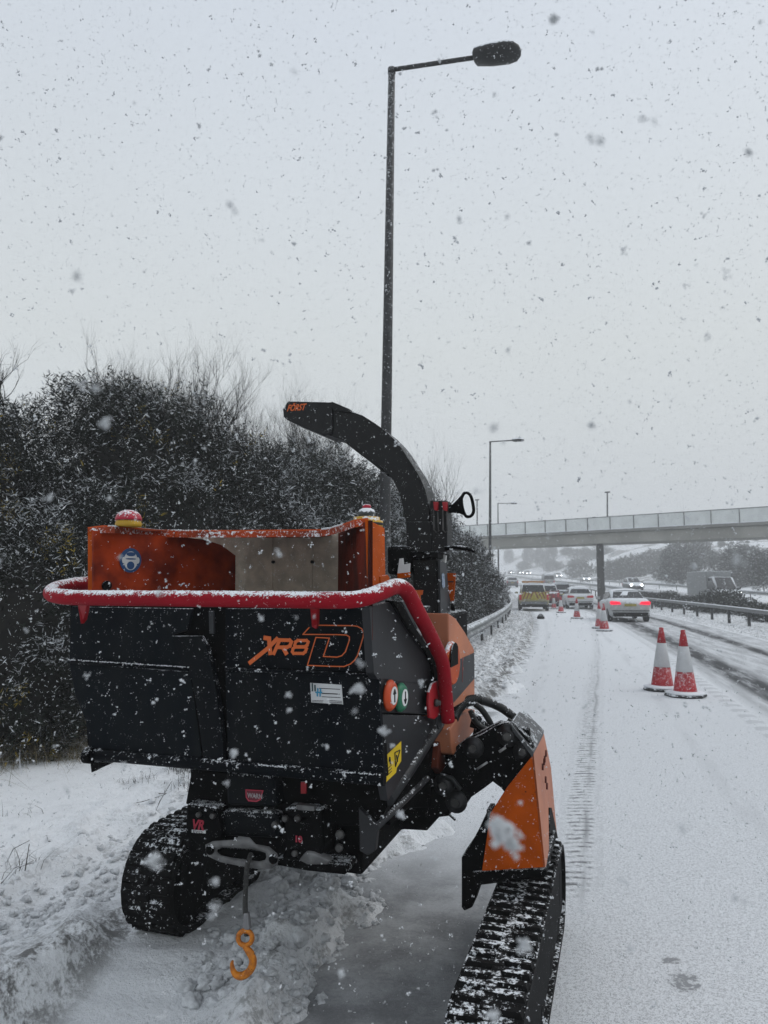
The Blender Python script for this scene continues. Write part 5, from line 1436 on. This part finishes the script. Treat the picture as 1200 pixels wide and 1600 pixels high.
car('oncoming_car', 'faint oncoming car with headlights between the pier and far queue', 868, 225, 'suv', DGR, oncoming=True, head=True)
for px, Yq, lb in ((796, 290, 'leftmost of three distant oncoming cars with bright headlights'), (810, 282, 'middle of three distant oncoming cars with bright headlights'), (821, 274, 'rightmost of three distant oncoming cars with bright headlights')):
    car('oncoming_car', lb, px, Yq, 'suv', DGR, oncoming=True, head=True, group='distant oncoming cars')
# box van
r_, Pv, fv, sv, hv = car('box_van', 'pale box van with one headlight lit on the far carriageway', 1100, 66, 'van', mat('pale_van_paint', (0.2, 0.21, 0.215), 0.5, snow=0.5, speck=0.05), oncoming=True, width=2.0, cat='van', yaw=R(-6), head=False)
MB().prism([Pv(-1.05, -1.6, .6), Pv(1.05, -1.6, .6), Pv(1.05, 2.9, .6), Pv(-1.05, 2.9, .6)], ZZ * 2.05).build('cargo_box', mat('pale_box', (0.32, 0.335, 0.34), 0.6, snow=0.5), r_, 0.04)
MB().lathe(Pv(-.72, 5.36, .82), [(.09, 0), (.07, .06)], fv, 12).build('lit_headlight', mat('headlight_lit', (1, 1, 1)), r_)
hut = at(1119, 903, 88)
r_ = empty('site_hut', (hut.x, hut.y, float(ground_z(np.float64(24.5), np.float64(88.), np.float64(hut.x)))), 'dark boxy trailer on the far side beyond the box van', 'trailer')
d_, s_ = rdir(88)
b_ = MB().box(Vector((hut.x, hut.y, hut.z)), 2.2, 4.5, 1.15, s_, d_).build('body', mat('dark_trailer', (0.03, 0.032, 0.035), 0.7, snow=0.5), r_, 0.04)
MB().box(Vector((hut.x, hut.y, hut.z + .62)), 2.25, 4.55, .09, s_, d_).build('roof_snow', SNOWM, r_)
for q in (-1.3, 1.3):
    MB().box(Vector((hut.x, hut.y, (hut.z - .575 + r_.location.z) / 2)) + d_ * q, .3, .3, max(0.1, hut.z - .575 - r_.location.z), s_, d_).build('stand', BLACK, r_)
# lump of litter on the shoulder
lp = on_ground(845, 967)
mb = MB(); mb.lathe((lp.x, lp.y, 0.0), [(.17, 0), (.2, .05), (.16, .14), (.1, .22), (.03, .26)], ZZ, 10)
o = mb.build('dark_lump', BLACK); tag(o, 'small dark lump lying on the snowy shoulder behind the pickup', 'debris')

# ================================================================== VEGETATION
def rnd_unit(rs, n):
    v = rs.normal(size=(n, 3)); return v / np.linalg.norm(v, axis=1)[:, None]
def lump_r(d, seed, amp=0.25, f=2.2):
    return 1 + amp * np.array([noise.fractal(Vector((x * f + seed, y * f, z * f - seed)), 1.0, 2.1, 3) for x, y, z in d])
def crown_mesh(rs, centre, rad, n_sprig, blades, ln, wd, seed, snow=0.3, base=(0.007, 0.0095, 0.0065), zmin=0.0, inner=0.35, clumps=0, yellow=0.0, brown=0.0, upness=0.5, amp=0.25):
    d = rnd_unit(rs, n_sprig)
    d[:, 2] = np.where(d[:, 2] < -0.9, -d[:, 2] * 0.6, d[:, 2])
    ctop = np.zeros(n_sprig); cmul = np.ones(n_sprig)
    if clumps:
        cd = rnd_unit(rs, clumps); cd[:, 2] = np.where(cd[:, 2] < -0.88, -cd[:, 2] * 0.7, cd[:, 2])
        ci = rs.randint(0, clumps, n_sprig); cw = rs.uniform(.09, .2, clumps)
        j = rs.normal(size=(n_sprig, 3)) * cw[ci][:, None]; j[:, 2] *= 0.6
        free_ = rs.rand(n_sprig) < 0.16
        dd = np.where(free_[:, None], d, cd[ci] + j)
        ctop = np.where(free_, 0, np.clip(j[:, 2] / cw[ci], -2, 2))
        cmul = np.where(free_, 0.6, rs.uniform(.55, 1.6, clumps)[ci])
        d = dd / np.linalg.norm(dd, axis=1)[:, None]
    rr = lump_r(d, seed, amp)
    t = 1 - (rs.rand(n_sprig) ** 1.8) * inner
    if clumps: t = t * (0.90 + 0.16 * rs.rand(clumps)[ci] + 0.05 * ctop)
    P = d * (rr * t)[:, None] * np.array(rad) + np.array(centre)
    P[:, 2] = np.maximum(P[:, 2], zmin + rs.rand(n_sprig) * 0.3)
    out = d / np.array(rad); out /= np.linalg.norm(out, axis=1)[:, None]
    ax = out * 0.75 + rnd_unit(rs, n_sprig) * 0.55 + np.array([0, 0, upness]); ax /= np.linalg.norm(ax, axis=1)[:, None]
    sl = ln * rs.uniform(0.6, 1.5, n_sprig)
    B = blades; N = n_sprig * B
    A = np.repeat(ax, B, 0); PP = np.repeat(P, B, 0); S = np.repeat(sl, B)
    tt_ = rs.rand(N); side = np.cross(A, rnd_unit(rs, N)); side /= np.linalg.norm(side, axis=1)[:, None] + 1e-9
    root = PP + A * (tt_ * S)[:, None]
    dirn = A * 0.65 + side; dirn /= np.linalg.norm(dirn, axis=1)[:, None]
    bl = S * rs.uniform(0.35, 0.7, N)
    wv = np.cross(dirn, rnd_unit(rs, N)); wv /= np.linalg.norm(wv, axis=1)[:, None] + 1e-9
    w2 = wd * rs.uniform(0.6, 1.4, N)
    tip = root + dirn * bl[:, None]
    m1 = root + dirn * (bl * .35)[:, None]
    V = np.stack([root, m1 + wv * w2[:, None], tip, m1 - wv * w2[:, None]], 1).reshape(-1, 3)
    Fc = np.arange(N * 4).reshape(N, 4)
    col = np.array(base)[None] * (rs.uniform(0.45, 1.7, n_sprig) * cmul)[:, None] * np.array([1, 1, 1])
    col = np.repeat(col, B, 0) * rs.uniform(0.7, 1.3, N)[:, None]
    # patches of yellow flower and brown twig
    if yellow:
        pn = np.array([noise.noise(Vector((p[0] * 2.1, p[1] * 2.1, p[2] * 2.1 + seed))) for p in P]); y_ = np.repeat(pn > 0.52 - yellow, B) & (rs.rand(N) < 0.35)
        col[y_] = np.array([0.30, 0.22, 0.03]) * rs.uniform(.5, 1.1, (y_.sum(), 1))
    if brown:
        b_ = np.repeat(rs.rand(n_sprig) < brown, B); col[b_] = np.array([0.045, 0.032, 0.022]) * rs.uniform(.6, 1.5, (b_.sum(), 1))
    # snow caught on the blades, in uneven patches and mostly on the outside
    sn = np.array([noise.fractal(Vector((p[0] * 1.3 - seed, p[1] * 1.3, p[2] * 1.3)), 1.0, 2.0, 3) for p in P])
    outer = np.clip((t - 0.75) / 0.25, 0, 1)
    sp_ = np.clip(snow * (0.55 + 1.1 * sn), 0.02, 1) * (0.25 + 0.75 * outer) * np.clip(1 + 0.95 * ctop, 0.12, 2.6)
    fl = np.clip(1 - np.abs(dirn[:, 2]) * 0.9, 0, 1)
    ss = (rs.rand(N) < np.repeat(sp_, B) * (0.4 + fl))
    k = rs.uniform(0.3, 1.0, N)[:, None]
    col = np.where(ss[:, None], col * (1 - k) + np.array([0.72, 0.75, 0.78]) * k, col)
    return V, Fc, np.repeat(col, 4, 0)

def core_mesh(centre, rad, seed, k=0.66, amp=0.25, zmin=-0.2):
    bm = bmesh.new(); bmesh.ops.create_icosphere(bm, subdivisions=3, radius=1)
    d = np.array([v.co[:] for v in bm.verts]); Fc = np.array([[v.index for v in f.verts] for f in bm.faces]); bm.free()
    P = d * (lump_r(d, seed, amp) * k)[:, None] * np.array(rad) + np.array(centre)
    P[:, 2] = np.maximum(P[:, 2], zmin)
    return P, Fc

def twigs(rs, root, d0, ln, r0, depth, out, spread=0.5, n_child=(2, 4), lift=0.15):
    """collect tapered segments (p, q, r0, r1)"""
    steps = 4; p = np.array(root, float); d = np.array(d0, float); d /= np.linalg.norm(d)
    pts = [p.copy()]
    for k in range(steps):
        d = d + rs.normal(size=3) * 0.16 + np.array([0, 0, lift * 0.4]); d /= np.linalg.norm(d)
        p = p + d * ln / steps; pts.append(p.copy())
    for k in range(steps):
        out.append((pts[k], pts[k + 1], r0 * (1 - .18 * k), r0 * (1 - .18 * (k + 1))))
    if depth > 0:
        for c_ in range(rs.randint(*n_child)):
            k = rs.randint(1, steps + 1)
            dd = d + rnd_unit(rs, 1)[0] * spread + np.array([0, 0, lift]); 
            twigs(rs, pts[k], dd, ln * rs.uniform(.5, .8), r0 * (1 - .18 * k) * .82, depth - 1, out, spread, n_child, lift)
def twig_mesh(segs, n=3):
    a = np.array([s_[0] for s_ in segs]); b = np.array([s_[1] for s_ in segs]); ra = np.array([s_[2] for s_ in segs]); rb_ = np.array([s_[3] for s_ in segs])
    t = b - a; t /= np.linalg.norm(t, axis=1)[:, None] + 1e-9
    x = np.cross(t, [0.3, 0.9, 0.2]); x /= np.linalg.norm(x, axis=1)[:, None] + 1e-9; y = np.cross(t, x)
    V = []
    for c_, r_ in ((a, ra), (b, rb_)):
        for q in range(n):
            an = 2 * math.pi * q / n
            V.append(c_ + (x * math.cos(an) + y * math.sin(an)) * r_[:, None])
    V = np.stack(V, 1)
    m = len(segs); base = (np.arange(m) * 2 * n)[:, None]
    Fc = np.concatenate([base + np.array([[q, (q + 1) % n, n + (q + 1) % n, n + q]]) for q in range(n)], 0)
    return V.reshape(-1, 3), Fc

def child(o, par):
    o.parent = par; return o
def shrub(label, centre, rad, n, blades, ln, wd, seed, cat='shrub', name='evergreen_shrub', zb=0.0, **kw):
    rs = np.random.RandomState(seed)
    base = (centre[0], centre[1], zb)
    r = empty(name, base, label, cat, kw.pop('group', 'hedge of evergreen shrubs along the left verge'))
    c_ = (0, 0, centre[2] - zb)
    V, Fc, col = crown_mesh(rs, c_, rad, int(n * 1.8), blades, ln * 0.72, wd * 0.78, seed, clumps=int(60 + 14 * rad[0] * rad[2]), **kw)
    child(npmesh('foliage', V, Fc, LEAF, tint=col), r)
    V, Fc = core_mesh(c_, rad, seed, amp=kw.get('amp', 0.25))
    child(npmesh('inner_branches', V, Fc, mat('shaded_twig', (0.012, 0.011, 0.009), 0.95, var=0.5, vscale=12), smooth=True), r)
    segs = []
    for k in range(5):
        twigs(rs, (rs.uniform(-.3, .3) * rad[0], rs.uniform(-.3, .3) * rad[1], 0), (rs.uniform(-.5, .5), rs.uniform(-.5, .5), 1.2), rad[2] * .9, 0.035, 1, segs)
    V, Fc = twig_mesh(segs, 5)
    child(npmesh('stem', V, Fc, BARK, smooth=True), r)
    return r
# (pixel x, Y, crown centre z, rx, ry, rz)
def sc(px, Y, cz): return ((px - 600) / F * Y, Y, cz)
shrub('huge dark evergreen shrub on the left edge, level with the hopper', sc(-60, 8.3, 1.85), (2.1, 1.7, 1.72), 7600, 9, .17, .007, 11, snow=.2, yellow=.1)
shrub('tall dark evergreen shrub behind the left end of the hopper', sc(190, 10.0, 2.2), (2.0, 1.8, 2.1), 9000, 9, .18, .0075, 12, snow=.26, yellow=.06)
shrub('low snow dusted shrub with yellow flowers beside the infeed tray', sc(25, 7.0, 1.1), (1.15, 0.8, 1.15), 3800, 9, .13, .006, 13, snow=.42, yellow=.2)
shrub('evergreen shrub behind the middle of the hopper', sc(355, 12.5, 2.1), (2.1, 1.9, 2.05), 8000, 9, .19, .009, 14, snow=.32)
shrub('low evergreen shrub just left of the hopper and red bar', sc(90, 8.2, 1.2), (1.2, 1.0, 1.5), 3600, 9, .15, .007, 22, snow=.34, yellow=.12)
shrub('snow dusted evergreen shrub right of the hopper centre', sc(470, 15.5, 2.25), (2.2, 2.2, 2.1), 7000, 9, .2, .010, 15, snow=.38)
shrub('evergreen shrub behind the right beacon and street lamp', sc(560, 18.5, 2.2), (2.0, 2.2, 2.2), 6000, 8, .22, .012, 16, snow=.4)
shrub('evergreen shrub seen under the arch of the chute', sc(620, 22, 1.9), (1.9, 2.4, 2.3), 5200, 8, .24, .014, 17, snow=.42)
shrub('evergreen shrub right of the chute with drooping branches', sc(668, 27, 1.8), (1.9, 2.6, 2.4), 5000, 8, .27, .016, 18, snow=.42)
shrub('shrub right of the turning handle against the bridge', sc(708, 33, 1.55), (1.75, 2.8, 2.25), 4200, 8, .3, .018, 19, snow=.42)
shrub('last small shrub of the hedge beside the second lamp', sc(733, 40, 1.1), (1.6, 3.2, 1.7), 2800, 8, .3, .02, 20, snow=.42)
shrub('distant end of the hedge left of the far lamps', sc(742, 56, 1.2), (2.0, 5, 1.9), 2000, 7, .4, .03, 21, snow=.42)

def bare(label, px, Y, zb, n_stem, hgt, r0, seed, spreadx, depth=3):
    rs = np.random.RandomState(seed); segs = []
    b = ((px - 600) / F * Y, Y, zb)
    r = empty('bare_shrub', b, label, 'bare shrub', 'bare twiggy shrubs above the hedge')
    st = []; 
    for k in range(n_stem):
        one = []
        a = rs.uniform(-1, 1)
        twigs(rs, (a * spreadx * .4, rs.uniform(-.3, .3), 0), (a * spreadx * .32 + rs.uniform(-.1, .1), rs.uniform(-.15, .15), 1), hgt * rs.uniform(.65, 1.0), r0, depth, one, spread=.62, n_child=(3, 6), lift=.28)
        segs += one
    V, Fc = twig_mesh(segs, 3)
    child(npmesh('branches', V, Fc, BARK), r)
bare('bare twiggy shrub rising above the dark hedge behind the hopper', 240, 10.6, 2.9, 34, 1.2, .034, 31, 1.05, 4)
bare('thin bare shrub at the right shoulder of the big hedge', 345, 11.6, 2.9, 20, .95, .030, 32, .6, 4)
bare('pale bare twigs behind the tip of the chute', 480, 17, 2.9, 22, 1.8, .032, 33, 1.6, 4)
bare('bare twigs poking in at the left picture edge', -25, 10, 3.9, 6, .8, .018, 34, .5)
bare('bare twigs beside the chute handle', 690, 25, 2.4, 5, 2.4, .03, 35, .5)

# hillside scrub and trees (prototypes, then copies)
def proto_bush(seed, rad, n, ln, wd, trunk=0.0, snow=.25, base=(.03, .034, .028)):
    rs = np.random.RandomState(seed)
    r = empty('hillside_bush' if not trunk else 'hillside_tree', (0, 0, 0))
    V, Fc, col = crown_mesh(rs, (0, 0, trunk + rad[2] * .75), rad, n, 6, ln, wd, seed, snow=snow, base=base, amp=.35, inner=.6)
    o = child(npmesh('crown', V, Fc, LEAF, tint=col), r)
    segs = []
    for k in range(3 if not trunk else 1):
        twigs(rs, (0, 0, -.3), (rs.uniform(-.3, .3), rs.uniform(-.3, .3), 1), trunk + rad[2] * 1.1, .05 if not trunk else .14, 2, segs)
    V, Fc = twig_mesh(segs, 4)
    child(npmesh('trunk', V, Fc, BARK), r)
    return r
pb = [proto_bush(41, (2.4, 2.2, 1.5), 700, .5, .07), proto_bush(42, (3.4, 2.6, 1.6), 900, .5, .07)]
pt = [proto_bush(43, (2.6, 2.6, 4.2), 1500, .6, .06, trunk=1.2, snow=.4), proto_bush(44, (3.2, 3.0, 5.0), 1800, .6, .06, trunk=1.5, snow=.4)]
rndv = random.Random(12)
used = set()
def put(protos, X, Y, sc_, lbl, cat, grp, free=False):
    k = rndv.randrange(len(protos)); p = protos[k]
    o = p if id(p) not in used else copy_tree(p)
    used.add(id(p))
    w = (X - float(XL(Y))) * math.cos(float(HD(Y)))
    zg = float(ground_z(np.float64(w), np.float64(Y), np.float64(X))) - 0.15
    hgt = max(v.co.z for v in p.children[0].data.vertices)
    if not free: sc_ = min(sc_, max(0.25, (1.7 + 0.052 * Y - zg) / hgt))
    o.location = (X, Y, zg)
    o.rotation_euler = (0, 0, rndv.uniform(0, 6.28)); o.scale = (sc_, sc_, sc_ * rndv.uniform(.85, 1.15))
    tag(o, lbl, cat, grp)
for k in range(64):
    Y = rndv.uniform(95, 330); w = rndv.uniform(29, 92)
    X = float(XL(Y)) + w
    put(pb, X, Y, rndv.uniform(.7, 1.9), 'grey scrub bush on the snowy hillside across the motorway', 'bush', 'scrub bushes on the far hillside')
for k in range(46):
    Y = rndv.uniform(62, 135); w = rndv.uniform(27, 60)
    X = float(XL(Y)) + w
    if X / Y < 0.385: continue
    put(pt, X, Y, rndv.uniform(.8, 1.35), 'dark leafy tree in the belt beyond the far carriageway', 'tree', 'trees beyond the far carriageway')
for k in range(26):
    Y = rndv.uniform(140, 330); w = rndv.uniform(62, 105)
    put(pt, float(XL(Y)) + w, Y, rndv.uniform(1.0, 1.7), 'faint grey tree along the top of the far hillside', 'tree', 'trees on the hilltop')
for k in range(16):
    Y = rndv.uniform(280, 420); w = rndv.uniform(30, 90)
    put(pt, float(XL(Y)) + w, Y, rndv.uniform(1.0, 1.6), 'pale hazy tree on the hill where the road bends left', 'tree', 'trees at the far bend')
# low bushes in the strip behind the right guard rail
for k in range(22):
    Y = 26 + k * 1.9 + rndv.uniform(-.6, .6); w = rndv.uniform(9.9, 11.6)
    o = None
    sc_ = rndv.uniform(.22, .38)
    if 40 < Y < 47: sc_ *= 1.2
    put([pb[0], pb[1]], float(XL(Y)) + w / math.cos(float(HD(Y))), Y, sc_, 'low dark bush in the strip behind the right guard rail', 'bush', 'low bushes behind the right guard rail')
# one pale tall tree top above the bridge
put(pt, (1078 - 600) / F * 150, 150, 1.35, 'faint tree whose top shows above the bridge parapet', 'tree', 'trees on the hilltop', free=True)

# ---- dead grass (cannot be counted)
def grass(name, label, spots, seed, cols, h, lean=.5, wd=.0022, cat='grass'):
    rs = np.random.RandomState(seed); V = []; K = []
    for (x, y, sx_, sy_, n, hs) in spots:
        for k in range(n):
            px_ = x + rs.normal() * sx_; py_ = y + rs.normal() * sy_
            w = (px_ - float(XL(py_))) * math.cos(float(HD(py_)))
            z = float(ground_z(np.float64(w), np.float64(py_), np.float64(px_))) - .01
            a = rs.uniform(0, 6.28); L0 = h * hs * rs.uniform(.4, 1.2); ln_ = rs.uniform(.1, 1.3) * lean
            c_ = np.array(cols[rs.randint(len(cols))]) * rs.uniform(.6, 1.3)
            if rs.rand() < .15: c_ = np.array([.55, .57, .6])
            d = np.array([math.cos(a), math.sin(a), 0]); s_ = np.array([-d[1], d[0], 0]) * wd * rs.uniform(.6, 1.5)
            p = np.array([px_, py_, z]); q = []
            for t in (0, .35, .7, 1.0):
                c = p + d * L0 * ln_ * t * t + np.array([0, 0, L0 * (t - .45 * ln_ * t * t)])
                wq = s_ * (1 - t * .85); q += [c - wq, c + wq]
            V.append(q); K.append([c_] * 8)
    V = np.array(V); m = len(V); base = (np.arange(m) * 8)[:, None]
    Fc = np.concatenate([base + np.array([[0, 1, 3, 2]]), base + np.array([[2, 3, 5, 4]]), base + np.array([[4, 5, 7, 6]])], 0)
    o = npmesh(name, V.reshape(-1, 3), Fc, LEAF, tint=np.array(K).reshape(-1, 3))
    return tag(o, label, cat, kind='stuff')
tan = [(.19, .155, .09), (.13, .11, .055), (.24, .2, .13), (.075, .08, .035)]
G_ = on_ground
def spot(px, py, sx_, sy_, n, hs):
    p = G_(px, py); return (p.x, p.y, sx_, sy_, n, hs)
grass('dead_grass', 'tangled dead grass at the foot of the hedge', [spot(20, 1190, .4, .5, 3600, 1.0), spot(75, 1165, .32, .5, 3200, 1.0), spot(120, 1185, .18, .3, 900, .6), spot(60, 1215, .35, .12, 700, .5), spot(-60, 1190, .5, .5, 1800, 1.1), spot(180, 1190, .1, .2, 260, .5), spot(220, 1194, .16, .05, 420, .4)], 5, tan, .42, 1.9)
grass('brown_bracken', 'dark brown bracken stems under the hedge', [spot(40, 1140, .4, .3, 800, 1.2), spot(100, 1130, .25, .3, 400, 1.0)], 6, [(.07, .03, .018), (.045, .024, .014)], .6, .8, .004)
grass('grass_tuft', 'thin dark grass tufts poking through the snow', [spot(285, 1238, .07, .05, 160, .5), spot(300, 1262, .1, .08, 120, .4), spot(215, 1250, .08, .03, 60, .3), spot(40, 1390, .14, .05, 40, .6), spot(30, 1300, .1, .05, 16, .5)], 7, [(.06, .055, .045), (.035, .033, .03)], .3, 1.4, .0018)
far_sp = []
rs_ = np.random.RandomState(8)
for k in range(240):
    Y = rs_.uniform(9, 46); w = rs_.uniform(-3.6, -.25)
    far_sp.append((float(XL(Y)) + w, Y, .12, .2, 16, rs_.uniform(.3, .8)))
for k in range(160):
    Y = rs_.uniform(16, 60); w = rs_.uniform(7.2, 10.5)
    far_sp.append((float(XL(Y)) + w, Y, .15, .3, 12, rs_.uniform(.3, .8)))
grass('verge_grass', 'snowy grass blades along both verges', far_sp, 9, [(.09, .085, .07), (.05, .05, .04), (.14, .135, .12)], .16, .9, .006)
# single dead stalks
def stalk(pts, lbl):
    P = [Vector(p) for p in pts]
    o = MB().tube(P, [.0035] * (len(P) - 1) + [.0018], 5).build('dead_stalk', mat('dead_stalk', (.10, .09, .075), .9, snow=.5, speck_scale=60))
    tag(o, lbl, 'stalk', 'bent dead stalks on the left snow')
def gp(px, py, z=0.0):
    p = on_ground(px, py, .1); return Vector((p.x, p.y, p.z + z))
stalk([gp(238, 1278), gp(250, 1262, .05), at(268, 1221, 5.2)], 'thin dead stalk leaning right beside the winch')
stalk([gp(204, 1255), gp(222, 1257, .02), gp(256, 1248, .03), gp(285, 1246, .05)], 'flattened dead stalk lying left of the crossmember')
stalk([gp(187, 1285, .0), gp(201, 1270, .03)], 'short twig in the snow left of the winch motor')
stalk([gp(0, 1367), gp(20, 1340, .05), at(46, 1313, 4.3)], 'long dead stalk leaning at the left edge')
stalk([gp(39, 1362), at(46, 1318, 4.15)], 'upright dead stalk near the left edge')
stalk([gp(50, 1315), gp(74, 1310, .02), gp(76, 1317, .01), gp(80, 1315, .0)], 'bent stalk lying above the rough snow')
stalk([gp(58, 1307), gp(82, 1296, .03)], 'straight stalk lying above the rough snow')
stalk([gp(0, 1390), gp(25, 1375, .06), gp(52, 1356, .04)], 'dark stalk arching over the snow at left')
stalk([gp(0, 1383), gp(22, 1370, .05), gp(50, 1360, .04)], 'paired stalk arching over the snow at left')
stalk([gp(248, 1246, .03), gp(262, 1248, .04), gp(287, 1254, .05)], 'dead stalk pointing at the winch motor')

# ---- crumbled snow lumps pushed up around the tracks
rs = np.random.RandomState(77)
bm = bmesh.new(); bmesh.ops.create_icosphere(bm, subdivisions=3, radius=1)
ID = np.array([v.co[:] for v in bm.verts]); IF = np.array([[v.index for v in f.verts] for f in bm.faces]); bm.free()
Vs, Fs, cc_ = [], [], 0
def lump(px, py, s):
    global cc_
    p = on_ground(px, py, .03); w = (p.x - float(XL(p.y))) * math.cos(float(HD(p.y)))
    z = float(ground_z(np.float64(w), np.float64(p.y), np.float64(p.x)))
    o = rs.uniform(-50, 50)
    k = np.array([1 + .55 * noise.fractal(Vector((a[0] * 1.7 + o, a[1] * 1.7, a[2] * 1.7)), .8, 2.2, 5) for a in ID])
    V = ID * k[:, None] * s * np.array([rs.uniform(.8, 1.3), rs.uniform(.8, 1.3), rs.uniform(.6, .9)]) + np.array([p.x, p.y, z + s * .15])
    Vs.append(V); Fs.append(IF + cc_); cc_ += len(ID)
for k in range(150):
    t = rs.rand()
    px = 320 + t * 260 + rs.normal() * 26; py = 1560 - t * 200 + rs.normal() * 22 
    lump(px, py, rs.uniform(.008, .034))
for k in range(90): lump(rs.uniform(430, 600), 1395 - rs.rand() * 60 + rs.normal() * 10, rs.uniform(.012, .04))
for k in range(200): 
    t = rs.rand(); lump(290 - t * 290 + rs.normal() * 22, 1290 + t * 190 + rs.normal() * 24, rs.uniform(.006, .024))
for k in range(90): lump(rs.uniform(640, 800), rs.uniform(1060, 1180), rs.uniform(.01, .04))
for k in range(60): lump(rs.uniform(380, 560), rs.uniform(1470, 1600), rs.uniform(.006, .02))
for k in range(170):
    t = rs.rand(); lump(640 - t * 230 + rs.normal() * 14, 1370 + t * 240, rs.uniform(.005, .022))
for (px, py, s) in ((500, 1550, .045), (548, 1568, .03), (470, 1500, .04), (585, 1345, .045), (600, 1352, .04), (560, 1362, .04), (800, 1083, .05), (806, 1088, .06), (440, 1420, .04), (300, 1570, .04), (240, 1385, .03)):
    lump(px, py, s)
o = npmesh('snow_rubble', np.concatenate(Vs), np.concatenate(Fs), mat('dirty_snow', (0.76, 0.78, 0.80), .9, var=.3, vscale=26, bump=.6, bscale=110, spec=.15), smooth=True)
tag(o, 'crumbled snow lumps pushed up beside the tracks', 'snow lumps', kind='stuff')

# ================================================================== FALLING SNOW
rs = np.random.RandomState(99)
oct_v = np.array([[1, 0, 0], [-1, 0, 0], [0, 1, 0], [0, -1, 0], [0, 0, 1], [0, 0, -1]], float)
oct_f = np.array([[0, 2, 4], [2, 1, 4], [1, 3, 4], [3, 0, 4], [2, 0, 5], [1, 2, 5], [3, 1, 5], [0, 3, 5]])
def flakes(pos, size, per):
    """each flake = per jittered crystals clumped together"""
    n = len(pos); N = n * per
    P = np.repeat(pos, per, 0); S = np.repeat(size, per)
    P = P + rs.normal(size=(N, 3)) * (S * .62)[:, None] * (np.arange(N) % per > 0)[:, None]
    sc_ = S * rs.uniform(.28, .75, N)
    V = oct_v[None] * rs.uniform(.4, 1.25, (N, 6, 3)) * sc_[:, None, None]
    # random rotation
    q = rs.normal(size=(N, 4)); q /= np.linalg.norm(q, axis=1)[:, None]
    w, x, y, z = q.T
    Rm = np.stack([1 - 2 * (y * y + z * z), 2 * (x * y - z * w), 2 * (x * z + y * w), 2 * (x * y + z * w), 1 - 2 * (x * x + z * z), 2 * (y * z - x * w), 2 * (x * z - y * w), 2 * (y * z + x * w), 1 - 2 * (x * x + y * y)], -1).reshape(N, 3, 3)
    V = np.einsum('nij,nkj->nki', Rm, V) + P[:, None]
    Fc = (oct_f[None] + (np.arange(N) * 6)[:, None, None]).reshape(-1, 3)
    return V.reshape(-1, 3), Fc
def cone_pts(n, d0, d1, spread=1.25):
    d = (d0 ** 3 + rs.rand(n) * (d1 ** 3 - d0 ** 3)) ** (1 / 3)
    u = rs.uniform(-.52, .52, n) * spread; v = rs.uniform(-.70, .70, n) * spread
    Y = d * (CP - SP * v); Z = H + d * (SP + CP * v); X = d * u
    k = Z > 0.05
    return np.stack([X, Y, Z], -1)[k]
parts = []
def add(pos, size, per):
    V, Fc = flakes(pos, size, per); parts.append((V, Fc))
p = cone_pts(34000, .9, 5.0); add(p, np.exp(rs.normal(math.log(.0025), .42, len(p))), 3)
p = cone_pts(130, .3, .75); add(p, rs.uniform(.0012, .0028, len(p)), 8)
p = cone_pts(2300, 1.2, 6.0); add(p, rs.uniform(.0035, .006, len(p)), 7)
p = cone_pts(26000, 4.8, 10.0); add(p, np.exp(rs.normal(math.log(.0052), .35, len(p))), 2)
p = cone_pts(12000, 10.0, 30.0); add(p, rs.uniform(.010, .018, len(p)), 1)
big = [(165, 663, .8, .010), (562, 1077, .95, .010), (785, 1305, .75, .016), (800, 1318, .76, .012), (775, 1290, .74, .012), (240, 1345, .7, .009), (600, 1142, 1.1, .009), (365, 1177, 1.2, .009),
       (818, 1478, .9, .011), (534, 1522, 1.1, .007), (770, 1588, 1.0, .011), (626, 1273, 1.2, .008), (120, 431, .6, .006), (866, 30, .9, .011), (925, 664, .9, .008), (1170, 238, .8, .007), (771, 668, .6, .006), (150, 606, .7, .007), (1085, 885, 1.4, .008), (450, 1086, 1.3, .006), (408, 966, 1.3, .007)]
for (px, py, d, s) in big:
    p = np.array([list(at(px, py, d * .5))]); add(p, np.array([s * (.25 if py > 700 else .19)]), 44)
V = np.concatenate([a for a, b in parts]); off = 0; FF = []
for a, b in parts: FF.append(b + off); off += len(a)
o = npmesh('falling_snow', V, np.concatenate(FF), FLAKE, smooth=True)
tag(o, 'snowflakes falling through the air', 'snowflakes', kind='stuff')

# ================================================================== AIR
hz = MB().box((60, 330, 24), 900, 760, 52).build('haze', mat('haze_tmp', (1, 1, 1)))
hm = bpy.data.materials.new('haze_air'); hm.use_nodes = True
nt = hm.node_tree; nt.nodes.remove(nt.nodes['Principled BSDF'])
pv = nt.nodes.new('ShaderNodeVolumePrincipled')
pv.inputs['Color'].default_value = (0.99, 0.995, 1.0, 1)
pv.inputs['Density'].default_value = 0.0027
pv.inputs['Anisotropy'].default_value = 0.0
nt.links.new(pv.outputs[0], nt.nodes['Material Output'].inputs['Volume'])
hz.data.materials.clear(); hz.data.materials.append(hm)
tag(hz, kind='stuff', label='pale snow haze filling the air', cat='haze')
